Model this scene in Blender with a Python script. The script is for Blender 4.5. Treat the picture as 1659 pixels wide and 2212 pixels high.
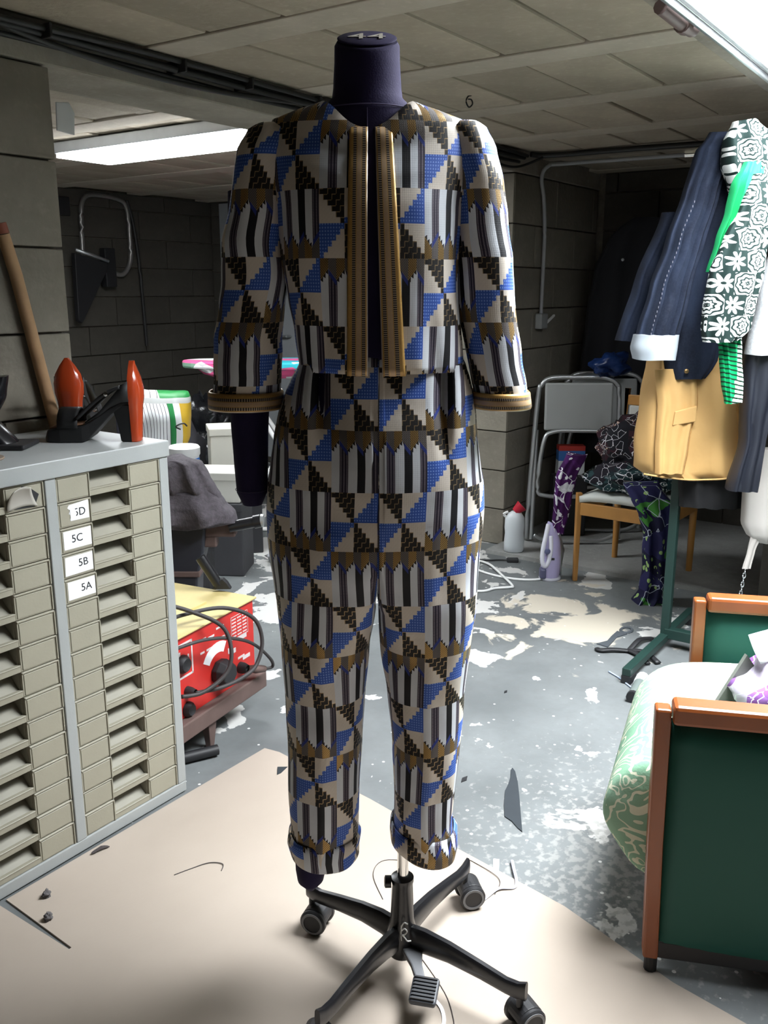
import bpy, bmesh, math, random
from mathutils import Vector, Matrix, noise
for o in list(bpy.data.objects): bpy.data.objects.remove(o)
SC = bpy.context.scene
COL = SC.collection
PI = math.pi
R = math.radians
random.seed(7)

# ------------------------------------------------------------------ camera
W, H, FPX = 1659, 2212, 1954.0
YAW, PITCH = R(34.86), R(13.88)
cd = bpy.data.cameras.new('camera'); cam = bpy.data.objects.new('camera', cd); COL.objects.link(cam)
cd.sensor_fit = 'VERTICAL'; cd.sensor_height = 32.0; cd.lens = 32.0 * FPX / H
cd.clip_start = 0.02; cd.clip_end = 100
cam.location = (0, 0, 1.35)
cam.rotation_euler = (PI/2 - PITCH, 0, YAW - PI/2)
SC.camera = cam
FACE = YAW - PI/2          # heading that turns a thing's front towards the photographer

# ------------------------------------------------------------------ sky, lights, exposure
wd = bpy.data.worlds.new('overcast_sky'); SC.world = wd; wd.use_nodes = True
bg = wd.node_tree.nodes['Background']
bg.inputs[0].default_value = (0.92, 0.965, 1.0, 1); bg.inputs[1].default_value = 62.0
SKY_X0, SKY_X1, SKY_Y0, SKY_Y1 = 1.56, 3.16, -0.28, 0.745      # the roof opening
pl = bpy.data.lights.new('sky_portal', 'AREA'); pl.shape = 'RECTANGLE'
pl.size = SKY_X1 - SKY_X0; pl.size_y = SKY_Y1 - SKY_Y0
pl.cycles.is_portal = True
po = bpy.data.objects.new('sky_portal', pl); COL.objects.link(po)
po.location = ((SKY_X0+SKY_X1)/2, (SKY_Y0+SKY_Y1)/2, 2.42)
vs = SC.view_settings
vs.view_transform = 'Standard'; vs.look = 'None'; vs.gamma = 1; vs.use_curve_mapping = False
vs.exposure = -0.12

# ------------------------------------------------------------------ node helpers
class S:
    """a value in a node tree, with arithmetic"""
    def __init__(s, t, v): s.t, s.v = t, v
    def op(s, o, *a):
        n = s.t.nodes.new('ShaderNodeMath'); n.operation = o
        for i, x in enumerate((s,) + a):
            x = x.v if isinstance(x, S) else x
            if isinstance(x, (int, float)): n.inputs[i].default_value = x
            else: s.t.links.new(x, n.inputs[i])
        return S(s.t, n.outputs[0])
    def __add__(s, b): return s.op('ADD', b)
    __radd__ = __add__
    def __sub__(s, b): return s.op('SUBTRACT', b)
    def __rsub__(s, b): return S(s.t, b).op('SUBTRACT', s)
    def __mul__(s, b): return s.op('MULTIPLY', b)
    __rmul__ = __mul__
    def __truediv__(s, b): return s.op('DIVIDE', b)
    def __lt__(s, b): return s.op('LESS_THAN', b)
    def __gt__(s, b): return s.op('GREATER_THAN', b)
    def floor(s): return s.op('FLOOR')
    def fract(s): return s.op('FRACT')
    def abs(s): return s.op('ABSOLUTE')
    def sqrt(s): return s.op('SQRT')
    def sin(s): return s.op('SINE')
    def atan2(s, b): return s.op('ARCTAN2', b)
    def min(s, b): return s.op('MINIMUM', b)
    def max(s, b): return s.op('MAXIMUM', b)
    def step(s, a, b): return s.ramp(a, b)
    def ramp(s, a, b):
        n = s.t.nodes.new('ShaderNodeMapRange'); n.clamp = True
        s.t.links.new(s.v, n.inputs[0])
        n.inputs[1].default_value = a; n.inputs[2].default_value = b
        return S(s.t, n.outputs[0])

def rgba(c): return (c[0], c[1], c[2], 1.0)

class Mat:
    """material under construction"""
    def __init__(s, name, rough=0.7, metal=0.0, spec=0.5):
        s.m = bpy.data.materials.new(name); s.m.use_nodes = True
        s.t = s.m.node_tree; s.b = s.t.nodes['Principled BSDF']
        s.b.inputs['Roughness'].default_value = rough
        s.b.inputs['Metallic'].default_value = metal
        s.b.inputs['Specular IOR Level'].default_value = spec
        s.tc = s.t.nodes.new('ShaderNodeTexCoord')
    def coord(s, kind='Object', scale=(1, 1, 1)):
        mp = s.t.nodes.new('ShaderNodeMapping'); mp.inputs['Scale'].default_value = scale
        s.t.links.new(s.tc.outputs[kind], mp.inputs[0]); return mp.outputs[0]
    def xyz(s, kind='Object', scale=(1, 1, 1)):
        n = s.t.nodes.new('ShaderNodeSeparateXYZ'); s.t.links.new(s.coord(kind, scale), n.inputs[0])
        return [S(s.t, n.outputs[i]) for i in range(3)]
    def noise(s, scale=5, detail=4, kind='Object', sc=(1, 1, 1), dist=0.0, rough=0.55, color=False):
        n = s.t.nodes.new('ShaderNodeTexNoise'); n.inputs['Scale'].default_value = scale
        n.inputs['Detail'].default_value = detail; n.inputs['Distortion'].default_value = dist
        n.inputs['Roughness'].default_value = rough
        s.t.links.new(s.coord(kind, sc), n.inputs['Vector'])
        return S(s.t, n.outputs[1 if color else 0])
    def voro(s, scale=5, kind='Object', sc=(1, 1, 1), feature='F1', out=0):
        n = s.t.nodes.new('ShaderNodeTexVoronoi'); n.feature = feature; n.inputs['Scale'].default_value = scale
        s.t.links.new(s.coord(kind, sc), n.inputs['Vector'])
        return S(s.t, n.outputs[out])
    def mix(s, f, a, b):
        n = s.t.nodes.new('ShaderNodeMix'); n.data_type = 'RGBA'
        for i, x in ((0, f), (6, a), (7, b)):
            x = x.v if isinstance(x, S) else x
            if isinstance(x, (tuple, list)): n.inputs[i].default_value = rgba(x)
            elif isinstance(x, (int, float)): n.inputs[i].default_value = x
            else: s.t.links.new(x, n.inputs[i])
        return S(s.t, n.outputs[2])
    def color(s, c):
        if isinstance(c, S): s.t.links.new(c.v, s.b.inputs['Base Color'])
        else: s.b.inputs['Base Color'].default_value = rgba(c)
        return s
    def rough(s, v): s.t.links.new(v.v, s.b.inputs['Roughness']); return s
    def metal(s, v): s.t.links.new(v.v, s.b.inputs['Metallic']); return s
    def bump(s, h, strength=0.3, dist=0.01):
        n = s.t.nodes.new('ShaderNodeBump'); n.inputs['Strength'].default_value = strength
        n.inputs['Distance'].default_value = dist
        s.t.links.new(h.v, n.inputs['Height']); s.t.links.new(n.outputs[0], s.b.inputs['Normal']); return s

def dark(c, k): return (c[0]*k, c[1]*k, c[2]*k)

def mat(name, col, rough=0.7, metal=0.0, var=0.25, vscale=6.0, bump=0.0, bscale=60.0, spec=0.5, bdist=0.004):
    m = Mat(name, rough, metal, spec)
    if var: m.color(m.mix(m.noise(vscale, 5), dark(col, 1-var), dark(col, 1+var*0.6)))
    else: m.color(col)
    if bump: m.bump(m.noise(bscale, 3), bump, bdist)
    return m.m

# ------------------------------------------------------------------ mesh helpers
class MB:
    def __init__(s): s.v, s.f, s.uv, s.mi = [], [], None, []
    def add(s, vs, fs, mi=0):
        b = len(s.v); s.v += [tuple(p) for p in vs]; s.f += [tuple(i+b for i in f) for f in fs]; s.mi += [mi]*len(fs); return s
    def box(s, c, d, rot=None, mi=0):
        x, y, z = (k/2 for k in d)
        vs = [Vector(p) for p in ((-x,-y,-z),(x,-y,-z),(x,y,-z),(-x,y,-z),(-x,-y,z),(x,-y,z),(x,y,z),(-x,y,z))]
        if rot is not None: vs = [rot @ p for p in vs]
        return s.add([p + Vector(c) for p in vs], [(0,3,2,1),(4,5,6,7),(0,1,5,4),(1,2,6,5),(2,3,7,6),(3,0,4,7)], mi)
    def bx(s, x0, x1, y0, y1, z0, z1, mi=0): return s.box(((x0+x1)/2,(y0+y1)/2,(z0+z1)/2), (x1-x0,y1-y0,z1-z0), None, mi)
    def prism(s, poly, z0, z1, mi=0):
        n = len(poly)
        vs = [(p[0],p[1],z0) for p in poly] + [(p[0],p[1],z1) for p in poly]
        fs = [tuple(range(n-1,-1,-1)), tuple(range(n,2*n))] + [(i,(i+1)%n,n+(i+1)%n,n+i) for i in range(n)]
        return s.add(vs, fs, mi)
    def slab(s, poly, y0, y1, mi=0):
        """outline in x,z given a thickness along y"""
        n = len(poly)
        vs = [(p[0],y0,p[1]) for p in poly] + [(p[0],y1,p[1]) for p in poly]
        fs = [tuple(range(n)), tuple(range(2*n-1,n-1,-1))] + [(i,n+i,n+(i+1)%n,(i+1)%n) for i in range(n)]
        return s.add(vs, fs, mi)
    def tube(s, path, r, n=8, mi=0, closed=False, flat=1.0):
        P = [Vector(p) for p in path]; m = len(P); rings = []
        up0 = Vector((0,0,1))
        for i, p in enumerate(P):
            a = P[(i-1) % m] if (closed or i) else p; b = P[(i+1) % m] if (closed or i < m-1) else p
            t = (b-a).normalized() if (b-a).length > 1e-9 else Vector((0,0,1))
            u = t.cross(up0)
            if u.length < 0.05: u = t.cross(Vector((0,1,0)))
            u.normalize(); w = u.cross(t)
            rr = r[i] if isinstance(r, (list, tuple)) else r
            rings.append([p + u*math.cos(2*PI*k/n)*rr + w*math.sin(2*PI*k/n)*rr*flat for k in range(n)])
        vs = [q for ring in rings for q in ring]
        fs = [(i*n+k, i*n+(k+1)%n, ((i+1)%m)*n+(k+1)%n, ((i+1)%m)*n+k) for i in range(m if closed else m-1) for k in range(n)]
        if not closed: fs += [tuple(range(n-1,-1,-1)), tuple((m-1)*n+k for k in range(n))]
        return s.add(vs, fs, mi)
    def lathe(s, prof, c=(0,0,0), n=24, mi=0, rot=None, sx=1.0, sy=1.0):
        m = len(prof); vs = []
        for r, z in prof:
            for k in range(n):
                p = Vector((r*math.cos(2*PI*k/n)*sx, r*math.sin(2*PI*k/n)*sy, z))
                if rot is not None: p = rot @ p
                vs.append(p + Vector(c))
        fs = [(i*n+k, i*n+(k+1)%n, (i+1)*n+(k+1)%n, (i+1)*n+k) for i in range(m-1) for k in range(n)]
        fs += [tuple(range(n-1,-1,-1)), tuple((m-1)*n+k for k in range(n))]
        return s.add(vs, fs, mi)
    def cyl(s, a, b, r, n=14, mi=0): return s.tube([a, b], r, n, mi)
    def loft(s, rings, closed=True, cap=True, mi=0):
        n = len(rings[0]); m = len(rings)
        vs = [p for r in rings for p in r]; kk = n if closed else n-1
        fs = [(i*n+k, i*n+(k+1)%n, (i+1)*n+(k+1)%n, (i+1)*n+k) for i in range(m-1) for k in range(kk)]
        if cap and closed: fs += [tuple(range(n-1,-1,-1)), tuple((m-1)*n+k for k in range(n))]
        return s.add(vs, fs, mi)

def build(name, mb, m, parent=None, smooth=False, bevel=0.0, uv=None, solid=0.0, loc=None, rot=None, angle=None, segs=2):
    me = bpy.data.meshes.new(name); me.from_pydata(mb.v, [], mb.f)
    for mm in (m if isinstance(m, (list, tuple)) else [m]): me.materials.append(mm)
    if isinstance(m, (list, tuple)): me.polygons.foreach_set('material_index', mb.mi)
    if uv is not None:
        ul = me.uv_layers.new(name='UVMap')
        for lp in me.loops: ul.data[lp.index].uv = uv[lp.vertex_index]
    me.update()
    bm = bmesh.new(); bm.from_mesh(me); bmesh.ops.recalc_face_normals(bm, faces=bm.faces); bm.to_mesh(me); bm.free()
    if smooth:
        me.polygons.foreach_set('use_smooth', [True]*len(me.polygons))
        if angle: me.set_sharp_from_angle(angle=R(angle))
    o = bpy.data.objects.new(name, me); COL.objects.link(o)
    if parent is not None: o.parent = parent
    if loc is not None: o.location = loc
    if rot is not None: o.rotation_euler = rot
    if solid:
        md = o.modifiers.new('thickness', 'SOLIDIFY'); md.thickness = solid; md.offset = 0
    if bevel:
        md = o.modifiers.new('bevel', 'BEVEL'); md.width = bevel; md.segments = segs; md.limit_method = 'ANGLE'
    return o
def tag(o, label, cat, group=None, kind=None):
    o['label'] = label
    if cat: o['category'] = cat
    if group: o['group'] = group
    if kind: o['kind'] = kind
    return o
def thing(name, label, cat, loc=(0,0,0), rotz=0.0, group=None):
    o = bpy.data.objects.new(name, None); COL.objects.link(o); o.empty_display_size = 0.05
    o.location = loc; o.rotation_euler = (0,0,rotz)
    return tag(o, label, cat, group)
def struct(name, mb, m, label=None, **k):
    o = build(name, mb, m, **k); o['kind'] = 'structure'
    if label: o['label'] = label
    return o
def dup(o, parent, name=None, **k):
    c = o.copy(); COL.objects.link(c); c.parent = parent
    for a, b in k.items(): setattr(c, a, b)
    return c
def text_mesh(txt, size, ext=0.0004):
    cu = bpy.data.curves.new('t', 'FONT'); cu.body = txt; cu.size = size; cu.extrude = ext; cu.align_x = 'CENTER'; cu.align_y = 'CENTER'
    cu.resolution_u = 4
    ob = bpy.data.objects.new('t', cu); COL.objects.link(ob)
    dg = bpy.context.evaluated_depsgraph_get(); me = bpy.data.meshes.new_from_object(ob.evaluated_get(dg))
    bpy.data.objects.remove(ob); mb = MB()
    mb.add([tuple(v.co) for v in me.vertices], [tuple(p.vertices) for p in me.polygons]); return mb
def xf(mb, mt):
    mb.v = [tuple(mt @ Vector(p)) for p in mb.v]; return mb
def lerp(a, b, t): return a + (b-a)*t
def interp(tab, z):
    """rows sorted by descending first value; linear interpolation of the others"""
    if z >= tab[0][0]: return list(tab[0][1:])
    for a, b in zip(tab, tab[1:]):
        if a[0] >= z >= b[0]:
            t = (a[0]-z)/(a[0]-b[0]) if a[0] != b[0] else 0
            t = t*t*(3-2*t)*0.5 + t*0.5
            return [lerp(p, q, t) for p, q in zip(a[1:], b[1:])]
    return list(tab[-1][1:])
def spow(c, e): return math.copysign(abs(c)**(2.0/e), c)
def smoothpath(pts, k=6, closed=False):
    P = [Vector(p) for p in pts]; out = []; n = len(P)
    for i in range(n if closed else n-1):
        a, b, c, d = (P[(i+j) % n] if closed else P[min(max(i+j, 0), n-1)] for j in (-1, 0, 1, 2))
        for t in range(k):
            t /= k
            out.append(0.5*((2*b) + (c-a)*t + (2*a-5*b+4*c-d)*t*t + (3*b-a-3*c+d)*t**3))
    if not closed: out.append(P[-1])
    return out

def cloth(name, rows, m, parent, n=48, amp=0.008, k=5, seed=0, rings=26, ex=2.6, drift=0.0, wr=0.004):
    """a hanging or stuffed piece of cloth: rows of (z, x left, x right, y centre, half depth) from the top down; UV in metres"""
    mb = MB(); z0, z1 = rows[0][0], rows[-1][0]; rr = []; uv = []
    rnd = random.Random(seed); ph = rnd.uniform(0, 6)
    for i in range(rings+1):
        f = i/rings; z = lerp(z0, z1, f)
        xl, xr, yc, ry = interp(rows, z); cx, rx = (xl+xr)/2, (xr-xl)/2
        ring = []
        for j in range(n+1):
            a = -PI*1.5 + 2*PI*j/n
            c, s_ = math.cos(a), math.sin(a)
            x = cx + rx*spow(c, ex); y = yc + ry*spow(s_, ex)
            g = min(1.0, f*3+0.15)
            y += amp*g*math.sin(k*PI*(c+drift*f)+ph)*(1 if s_ < 0 else -0.4)
            w = noise.noise_vector(Vector((x*14+seed, y*14, z*9)))
            ring.append((x+w.x*wr, y+w.y*wr*1.5, z+w.z*wr*(1.6 if i in (0, rings) else 1)))
            uv.append((x + (y-yc)*0.3, z))
        rr.append(ring)
    mb.loft(rr, closed=False, cap=False)
    b = len(rr[0]); mb.f += [tuple(range(b-1)), tuple(range(rings*b+b-2, rings*b-1, -1))]; mb.mi += [0, 0]
    return build(name, mb, m, parent, smooth=True, uv=uv, angle=70)
def blob(name, c, r, m, parent=None, seed=0, amp=0.25, fr=2.2, nu=28, nv=16, flat=None, ex=2.0):
    """a lump of cloth or sack resting on something: noisy ellipsoid, flattened below"""
    mb = MB(); rr = []; uv = []
    for i in range(nv+1):
        t = -PI/2 + PI*i/nv; ring = []
        for j in range(nu):
            a = 2*PI*j/nu
            d = Vector((spow(math.cos(t), ex)*spow(math.cos(a), ex), spow(math.cos(t), ex)*spow(math.sin(a), ex), math.sin(t)))
            q = 1 + amp*noise.noise(d*fr + Vector((seed*3.1, seed*1.7, 0))) + amp*0.5*noise.noise(d*fr*2.7 + Vector((seed, 0, 5)))
            p = Vector((d.x*r[0]*q, d.y*r[1]*q, d.z*r[2]*q))
            if flat is not None: p.z = max(p.z, -flat)
            ring.append(tuple(p + Vector(c))); uv.append((p.x, p.z))
        rr.append(ring)
    mb.loft(rr)
    return build(name, mb, m, parent, smooth=True, uv=uv)
def ribbon(pts, w, t=0.0006, lift=0.0):
    """a flat strip lying on a surface: points x,y,z and a width (number or list)"""
    P = [Vector(p) for p in pts]; mb = MB(); rings = []
    for i, p in enumerate(P):
        d = (P[min(i+1, len(P)-1)] - P[max(i-1, 0)]); d.z = 0; d.normalize(); u = Vector((-d.y, d.x, 0))
        ww = w[i] if isinstance(w, (list, tuple)) else w
        rings.append([p-u*ww/2, p+u*ww/2, p+u*ww/2+Vector((0,0,t)), p-u*ww/2+Vector((0,0,t))])
    return mb.loft(rings)

# ================================================================== materials
def concrete(name, col, var=0.3, vs_=3.0, joint=0.0, rnd=0.0, bump=0.35):
    m = Mat(name, 0.92, 0, 0.2)
    n = m.noise(vs_, 8, rough=0.65); f = m.noise(38, 4)
    c = m.mix(n.ramp(0.3, 0.72), dark(col, 1-var), dark(col, 1+var*0.45))
    c = m.mix(f.ramp(0.55, 0.75)*0.25, c, dark(col, 1.5))
    if rnd:
        oi = m.t.nodes.new('ShaderNodeObjectInfo'); r_ = S(m.t, oi.outputs['Random'])
        c = m.mix(r_*rnd, c, dark(col, 0.45))
    m.color(c); m.bump(m.noise(55, 6), bump, 0.006); return m.m
M_BLOCK = concrete('ceiling_block_concrete', (0.43, 0.375, 0.295), 0.28, 2.4, rnd=0.35)
M_JOIST = concrete('joist_concrete', (0.44, 0.395, 0.325), 0.18, 3.0, bump=0.15)
M_MORTAR = concrete('mortar', (0.17, 0.15, 0.12), 0.4, 9.0)
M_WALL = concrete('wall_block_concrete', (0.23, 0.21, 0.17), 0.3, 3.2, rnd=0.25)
M_WALLD = concrete('shade_darkened_concrete', (0.085, 0.078, 0.066), 0.3, 3.0, rnd=0.25)  # darkened in colour to carry the bays' shade and lower the bounce
M_BEAM = concrete('beam_concrete', (0.33, 0.305, 0.26), 0.3, 4.0)
def floor_mat():
    m = Mat('worn_painted_concrete', 0.55, 0, 0.4)
    x, y, z = m.xyz('Object')
    big = m.noise(0.9, 3); mid = m.noise(4.2, 5, dist=0.35); fine = m.noise(30, 5)
    base = m.mix(m.noise(2.2, 6).ramp(0.3, 0.7), (0.105, 0.114, 0.116), (0.185, 0.198, 0.200))
    base = m.mix(fine.ramp(0.45, 0.75)*0.3, base, (0.12, 0.12, 0.12))
    # chipped paint: many pale patches towards the far bay, few elsewhere
    far = (y*1.0 + x*0.25).ramp(1.95, 3.4)
    thr = mid + far*0.13
    base = m.mix(thr.ramp(0.632, 0.640), base, (0.56, 0.555, 0.535))
    d1 = ((x-3.35)*(x-3.35)*2.2 + (y-1.38)*(y-1.38)*3.0).sqrt()
    tan_ = m.noise(5.0, 6, dist=0.5) - d1*0.30
    base = m.mix(tan_.ramp(0.36, 0.40), base, (0.55, 0.50, 0.41))
    d2 = ((x-1.95)*(x-1.95)*1.2 + (y-0.62)*(y-0.62)*2.0).sqrt()
    rub = m.noise(46, 6) - d2*0.25
    base = m.mix(rub.ramp(0.42, 0.52)*0.6, base, (0.30, 0.30, 0.285))
    speck = m.voro(17)
    base = m.mix((speck < 0.075)*0.9, base, (0.70, 0.70, 0.68))
    m.color(base); m.bump(mid + fine*0.5, 0.25, 0.006)
    return m.m
M_FLOOR = floor_mat()
def card_mat():
    m = Mat('cardboard', 0.85, 0, 0.2)
    c = m.mix(m.noise(1.6, 5).ramp(0.3, 0.7), (0.36, 0.305, 0.255), (0.42, 0.36, 0.305))
    x, y, z = m.xyz('Object')
    flute = ((x*0.35+y)*520).sin()
    c = m.mix(m.noise(260, 2).ramp(0.45, 0.7)*0.12, c, (0.42, 0.35, 0.28))
    m.color(c); m.bump(flute, 0.04, 0.0006); return m.m
M_CARD = card_mat()
M_METAL = mat('galvanised_steel', (0.55, 0.57, 0.58), 0.38, 0.85, 0.15, 20)
M_CHROME = mat('chrome', (0.82, 0.82, 0.80), 0.12, 1.0, 0.0)
M_BLACKM = mat('black_enamel', (0.012, 0.012, 0.014), 0.28, 0.0, 0.0)
M_BLACKP = mat('black_rubber', (0.014, 0.014, 0.016), 0.55, 0.0, 0.2, 30)
M_GREYP = mat('grey_plastic', (0.16, 0.165, 0.175), 0.4, 0.0, 0.1)
M_WHITE = mat('white_plastic', (0.80, 0.80, 0.79), 0.45, 0.0, 0.08, 4)
M_PAPER = mat('white_paper', (0.86, 0.87, 0.90), 0.8, 0, 0.03)
M_INK = mat('black_ink', (0.01, 0.01, 0.012), 0.6, 0, 0)

# ================================================================== the room
fl = MB(); fl.bx(-4.0, 5.45, -1.36, 5.5, -0.12, 0.0)
struct('floor', fl, M_FLOOR, 'worn grey painted concrete floor with pale chipped patches')
cb = MB()
for a in ((-4.1, 5.5, SKY_Y1, 5.6), (-4.1, 5.5, -1.35, SKY_Y0), (-4.1, SKY_X0, SKY_Y0, SKY_Y1), (SKY_X1, 5.5, SKY_Y0, SKY_Y1)):
    cb.bx(a[0], a[1], a[2], a[3], 2.012, 2.40)
ceil = struct('ceiling', cb, M_MORTAR, 'low ceiling of hollow concrete blocks between joists')
JX = [1.876-0.655+0.655*k for k in range(7)]           # joist left edges
jm = MB(); jm.bx(0, 0.135, 0.80, 5.35, 1.996, 2.03)
j0 = None
for x in JX:
    if x > 5.2: break
    if j0 is None: j0 = build('joist', jm, M_JOIST, ceil, bevel=0.004); j0.location = (x, 0, 0)
    else: dup(j0, ceil, location=(x, 0, 0))
b0 = None
for ix, x in enumerate(JX[:-1]):
    for iy in range(18):
        yy = 0.825 + 0.2605*iy
        if yy > 5.2 or (yy > 2.05 and yy < 2.3): continue
        if b0 is None:
            bm_ = MB(); bm_.bx(-0.2575, 0.2575, -0.1250, 0.1250, 0, 0.05)
            b0 = build('ceiling_block', bm_, M_BLOCK, ceil, bevel=0.006); o = b0
        else: o = dup(b0, ceil)
        o.location = (x+0.135+0.26, yy+0.130, 2.0+random.uniform(-0.003, 0.003))
        o.rotation_euler = (random.uniform(-.006, .006), random.uniform(-.003, .003), random.uniform(-.004, .004))
# roof opening: concrete lintel along its edge, steel rail
wn = MB()
wn.bx(SKY_X0, 5.3, 0.752, 0.815, 1.985, 2.012)
win = struct('window_1', wn, M_BEAM, 'open roof light above the clothes rack letting in white daylight')
rl = MB()
rl.bx(SKY_X0, 3.5, 0.722, 0.734, 1.972, 2.011); rl.bx(SKY_X0, 3.5, 0.734, 0.752, 1.972, 1.980)
rl.bx(SKY_X0, 3.5, 0.738, 0.748, 1.955, 1.972)
build('steel_rail', rl, M_METAL, win, bevel=0.002)
rv = MB(); rv.bx(SKY_X0, SKY_X1, 0.735, 0.7449, 2.03, 2.399); rv.bx(SKY_X0, SKY_X1, SKY_Y0+.0001, SKY_Y0+.01, 2.022, 2.399); rv.bx(SKY_X0+.0001, SKY_X0+.01, SKY_Y0, .735, 2.012, 2.399); rv.bx(SKY_X1-.01, SKY_X1-.0001, SKY_Y0, .735, 2.012, 2.399)
build('reveal', rv, mat('pale_reveal_paint', (0.45, 0.46, 0.47), 0.8, 0, 0.05), win)
pp = MB(); pp.tube(smoothpath([(2.20, 0.775, 1.965), (2.40, 0.777, 1.965), (2.45, 0.775, 1.972), (2.47, 0.775, 2.01)], 5), 0.016, 10)
pp.lathe([(0.021, 0), (0.021, 0.03)], (2.36, 0.776, 1.965), 12, rot=Matrix.Rotation(PI/2, 3, 'Y'))
build('drain_pipe', pp, mat('dull_red_brown_pipe', (0.16, 0.11, 0.10), 0.6), win, smooth=True, angle=50)
# outer walls (behind the photographer and around)
def wall(name, x0, x1, y0, y1, m, z1=2.02, label=None):
    w = MB(); w.bx(x0, x1, y0, y1, 0, z1); return struct(name, w, m, label)
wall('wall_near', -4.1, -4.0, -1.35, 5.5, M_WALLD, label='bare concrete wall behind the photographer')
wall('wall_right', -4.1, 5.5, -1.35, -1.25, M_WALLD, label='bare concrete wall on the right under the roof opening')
wall('wall_light_block', 3.72, 5.4, 0.66, 0.745, M_WALLD, label='unseen wall added right of the clothes rack to keep the bay dark')  # added out of view to block daylight from the right bay
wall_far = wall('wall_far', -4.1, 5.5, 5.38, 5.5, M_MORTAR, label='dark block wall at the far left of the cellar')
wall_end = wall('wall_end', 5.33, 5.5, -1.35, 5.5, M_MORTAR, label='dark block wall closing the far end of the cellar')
def courses(parent, m, xs, zs, place, depth=0.03, gap=0.008, name='block'):
    """individual wall blocks proud of the mortar; place(s, z) gives the centre of a block of length s1-s0"""
    cache = {}
    for r, (z0, z1) in enumerate(zs):
        for s0, s1 in xs(r):
            key = (round(s1-s0, 3), round(z1-z0, 3))
            if key not in cache:
                b = MB(); b.box((0,0,0), (key[0]-gap, depth, key[1]-gap)); cache[key] = build(name, b, m, parent, bevel=0.003); o = cache[key]
            else: o = dup(cache[key], parent)
            loc, rz = place((s0+s1)/2, (z0+z1)/2)
            o.location = loc; o.rotation_euler = (random.uniform(-.004, .004), 0, rz)
def runs(a, b, L, off):
    out = []; s = a - (off*L)
    while s < b - 0.02:
        p, q = max(s, a), min(s+L, b)
        if q-p > 0.03: out.append((p, q))
        s += L
    return out
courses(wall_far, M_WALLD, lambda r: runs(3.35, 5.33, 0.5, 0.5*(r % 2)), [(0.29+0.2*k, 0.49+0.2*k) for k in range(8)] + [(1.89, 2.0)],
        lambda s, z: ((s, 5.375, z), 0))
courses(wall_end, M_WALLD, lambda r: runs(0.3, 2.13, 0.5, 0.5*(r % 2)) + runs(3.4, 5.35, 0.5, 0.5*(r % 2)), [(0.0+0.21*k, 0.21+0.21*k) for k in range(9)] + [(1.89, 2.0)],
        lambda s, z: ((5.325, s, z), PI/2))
# left pillar / stub wall
wall_left = wall('wall_left', -4.0, 1.582, 2.185, 2.42, M_MORTAR, label='grey block pillar behind the drawer cabinet on the left')
ZL = [(0.12, 0.342), (0.342, 0.565), (0.565, 0.787), (0.787, 1.010), (1.010, 1.233), (1.233, 1.455), (1.455, 1.677), (1.677, 1.905)]
courses(wall_left, M_WALL, lambda r: runs(0.69, 1.59, 0.45, 0.5*(r % 2)), ZL, lambda s, z: ((s, 2.18, z), 0), depth=0.04, gap=0.006)
# right pillar with the wall running to the end
wall_back = wall('wall_back', 4.255, 5.4, 2.18, 2.62, M_MORTAR, label='block pillar and side wall of the dark bay on the right')
ZR = [(0.0, 0.196), (0.196, 0.406), (0.406, 0.616), (0.616, 0.826), (0.826, 1.036), (1.036, 1.246), (1.246, 1.456), (1.456, 1.666), (1.666, 1.905)]
courses(wall_back, M_WALL, lambda r: [(2.165, 2.62)], ZR, lambda s, z: ((4.25, s, z), PI/2), depth=0.03, gap=0.006)
courses(wall_back, M_WALL, lambda r: runs(4.24, 5.31, 0.5, 0.5*(r % 2)), ZR, lambda s, z: ((s, 2.18, z), 0), depth=0.03, gap=0.006)
bmx = MB(); bmx.bx(-4.0, 5.35, 2.165, 2.42, 1.908, 2.02)
struct('trim_1', bmx, M_BEAM, 'rough concrete beam spanning between the two pillars', bevel=0.006)
sill = MB(); sill.bx(4.05, 5.33, 0.2, 2.17, 0.0, 0.02)
struct('trim_2', sill, concrete('sill_concrete', (0.30, 0.30, 0.29), 0.3, 4), 'low concrete step along the foot of the dark bay')
lathing = MB(); lathing.bx(5.30, 5.315, 4.45, 5.25, 0.05, 1.985)
door = struct('door_1', lathing, mat('pale_door_paint', (0.34, 0.36, 0.38), 0.6, 0, 0.15), 'pale plain door in the far end wall', bevel=0.004)
dh = MB(); dh.cyl((5.30, 4.55, 1.0), (5.25, 4.55, 1.0), 0.01, 10); dh.cyl((5.25, 4.55, 1.0), (5.25, 4.66, 1.0), 0.008, 10)
build('door_handle', dh, M_METAL, door, smooth=True, angle=50)

# ------------------------------------------------------------------ luminaires (they light the far bay)
def luminaire(label, loc, L, Wd, power):
    t = thing('ceiling_light', label, 'ceiling light', loc, 0, 'panel lights in the far bay')
    h = MB(); h.bx(-Wd/2-0.008, Wd/2+0.008, -L/2-0.008, L/2+0.008, 0.018, 0.066); build('housing', h, M_METAL, t, bevel=0.003)
    d = MB(); d.bx(-Wd/2, Wd/2, -L/2, L/2, 0.0, 0.018)
    m = Mat('lit_diffuser', 0.5); m.color((0.9, 0.9, 0.9)); m.b.inputs['Emission Color'].default_value = (0.93, 0.97, 1.0, 1)
    m.b.inputs['Emission Strength'].default_value = power
    build('diffuser', d, m.m, t, bevel=0.003)
luminaire('lit white panel light on the ceiling left of the mannequin shoulder', (2.91, 3.15, 1.93), 1.2, 0.30, 46.0)
luminaire('lit panel light behind the left pillar, only its glow seen', (2.02, 3.95, 1.93), 0.9, 0.12, 30.0)

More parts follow.
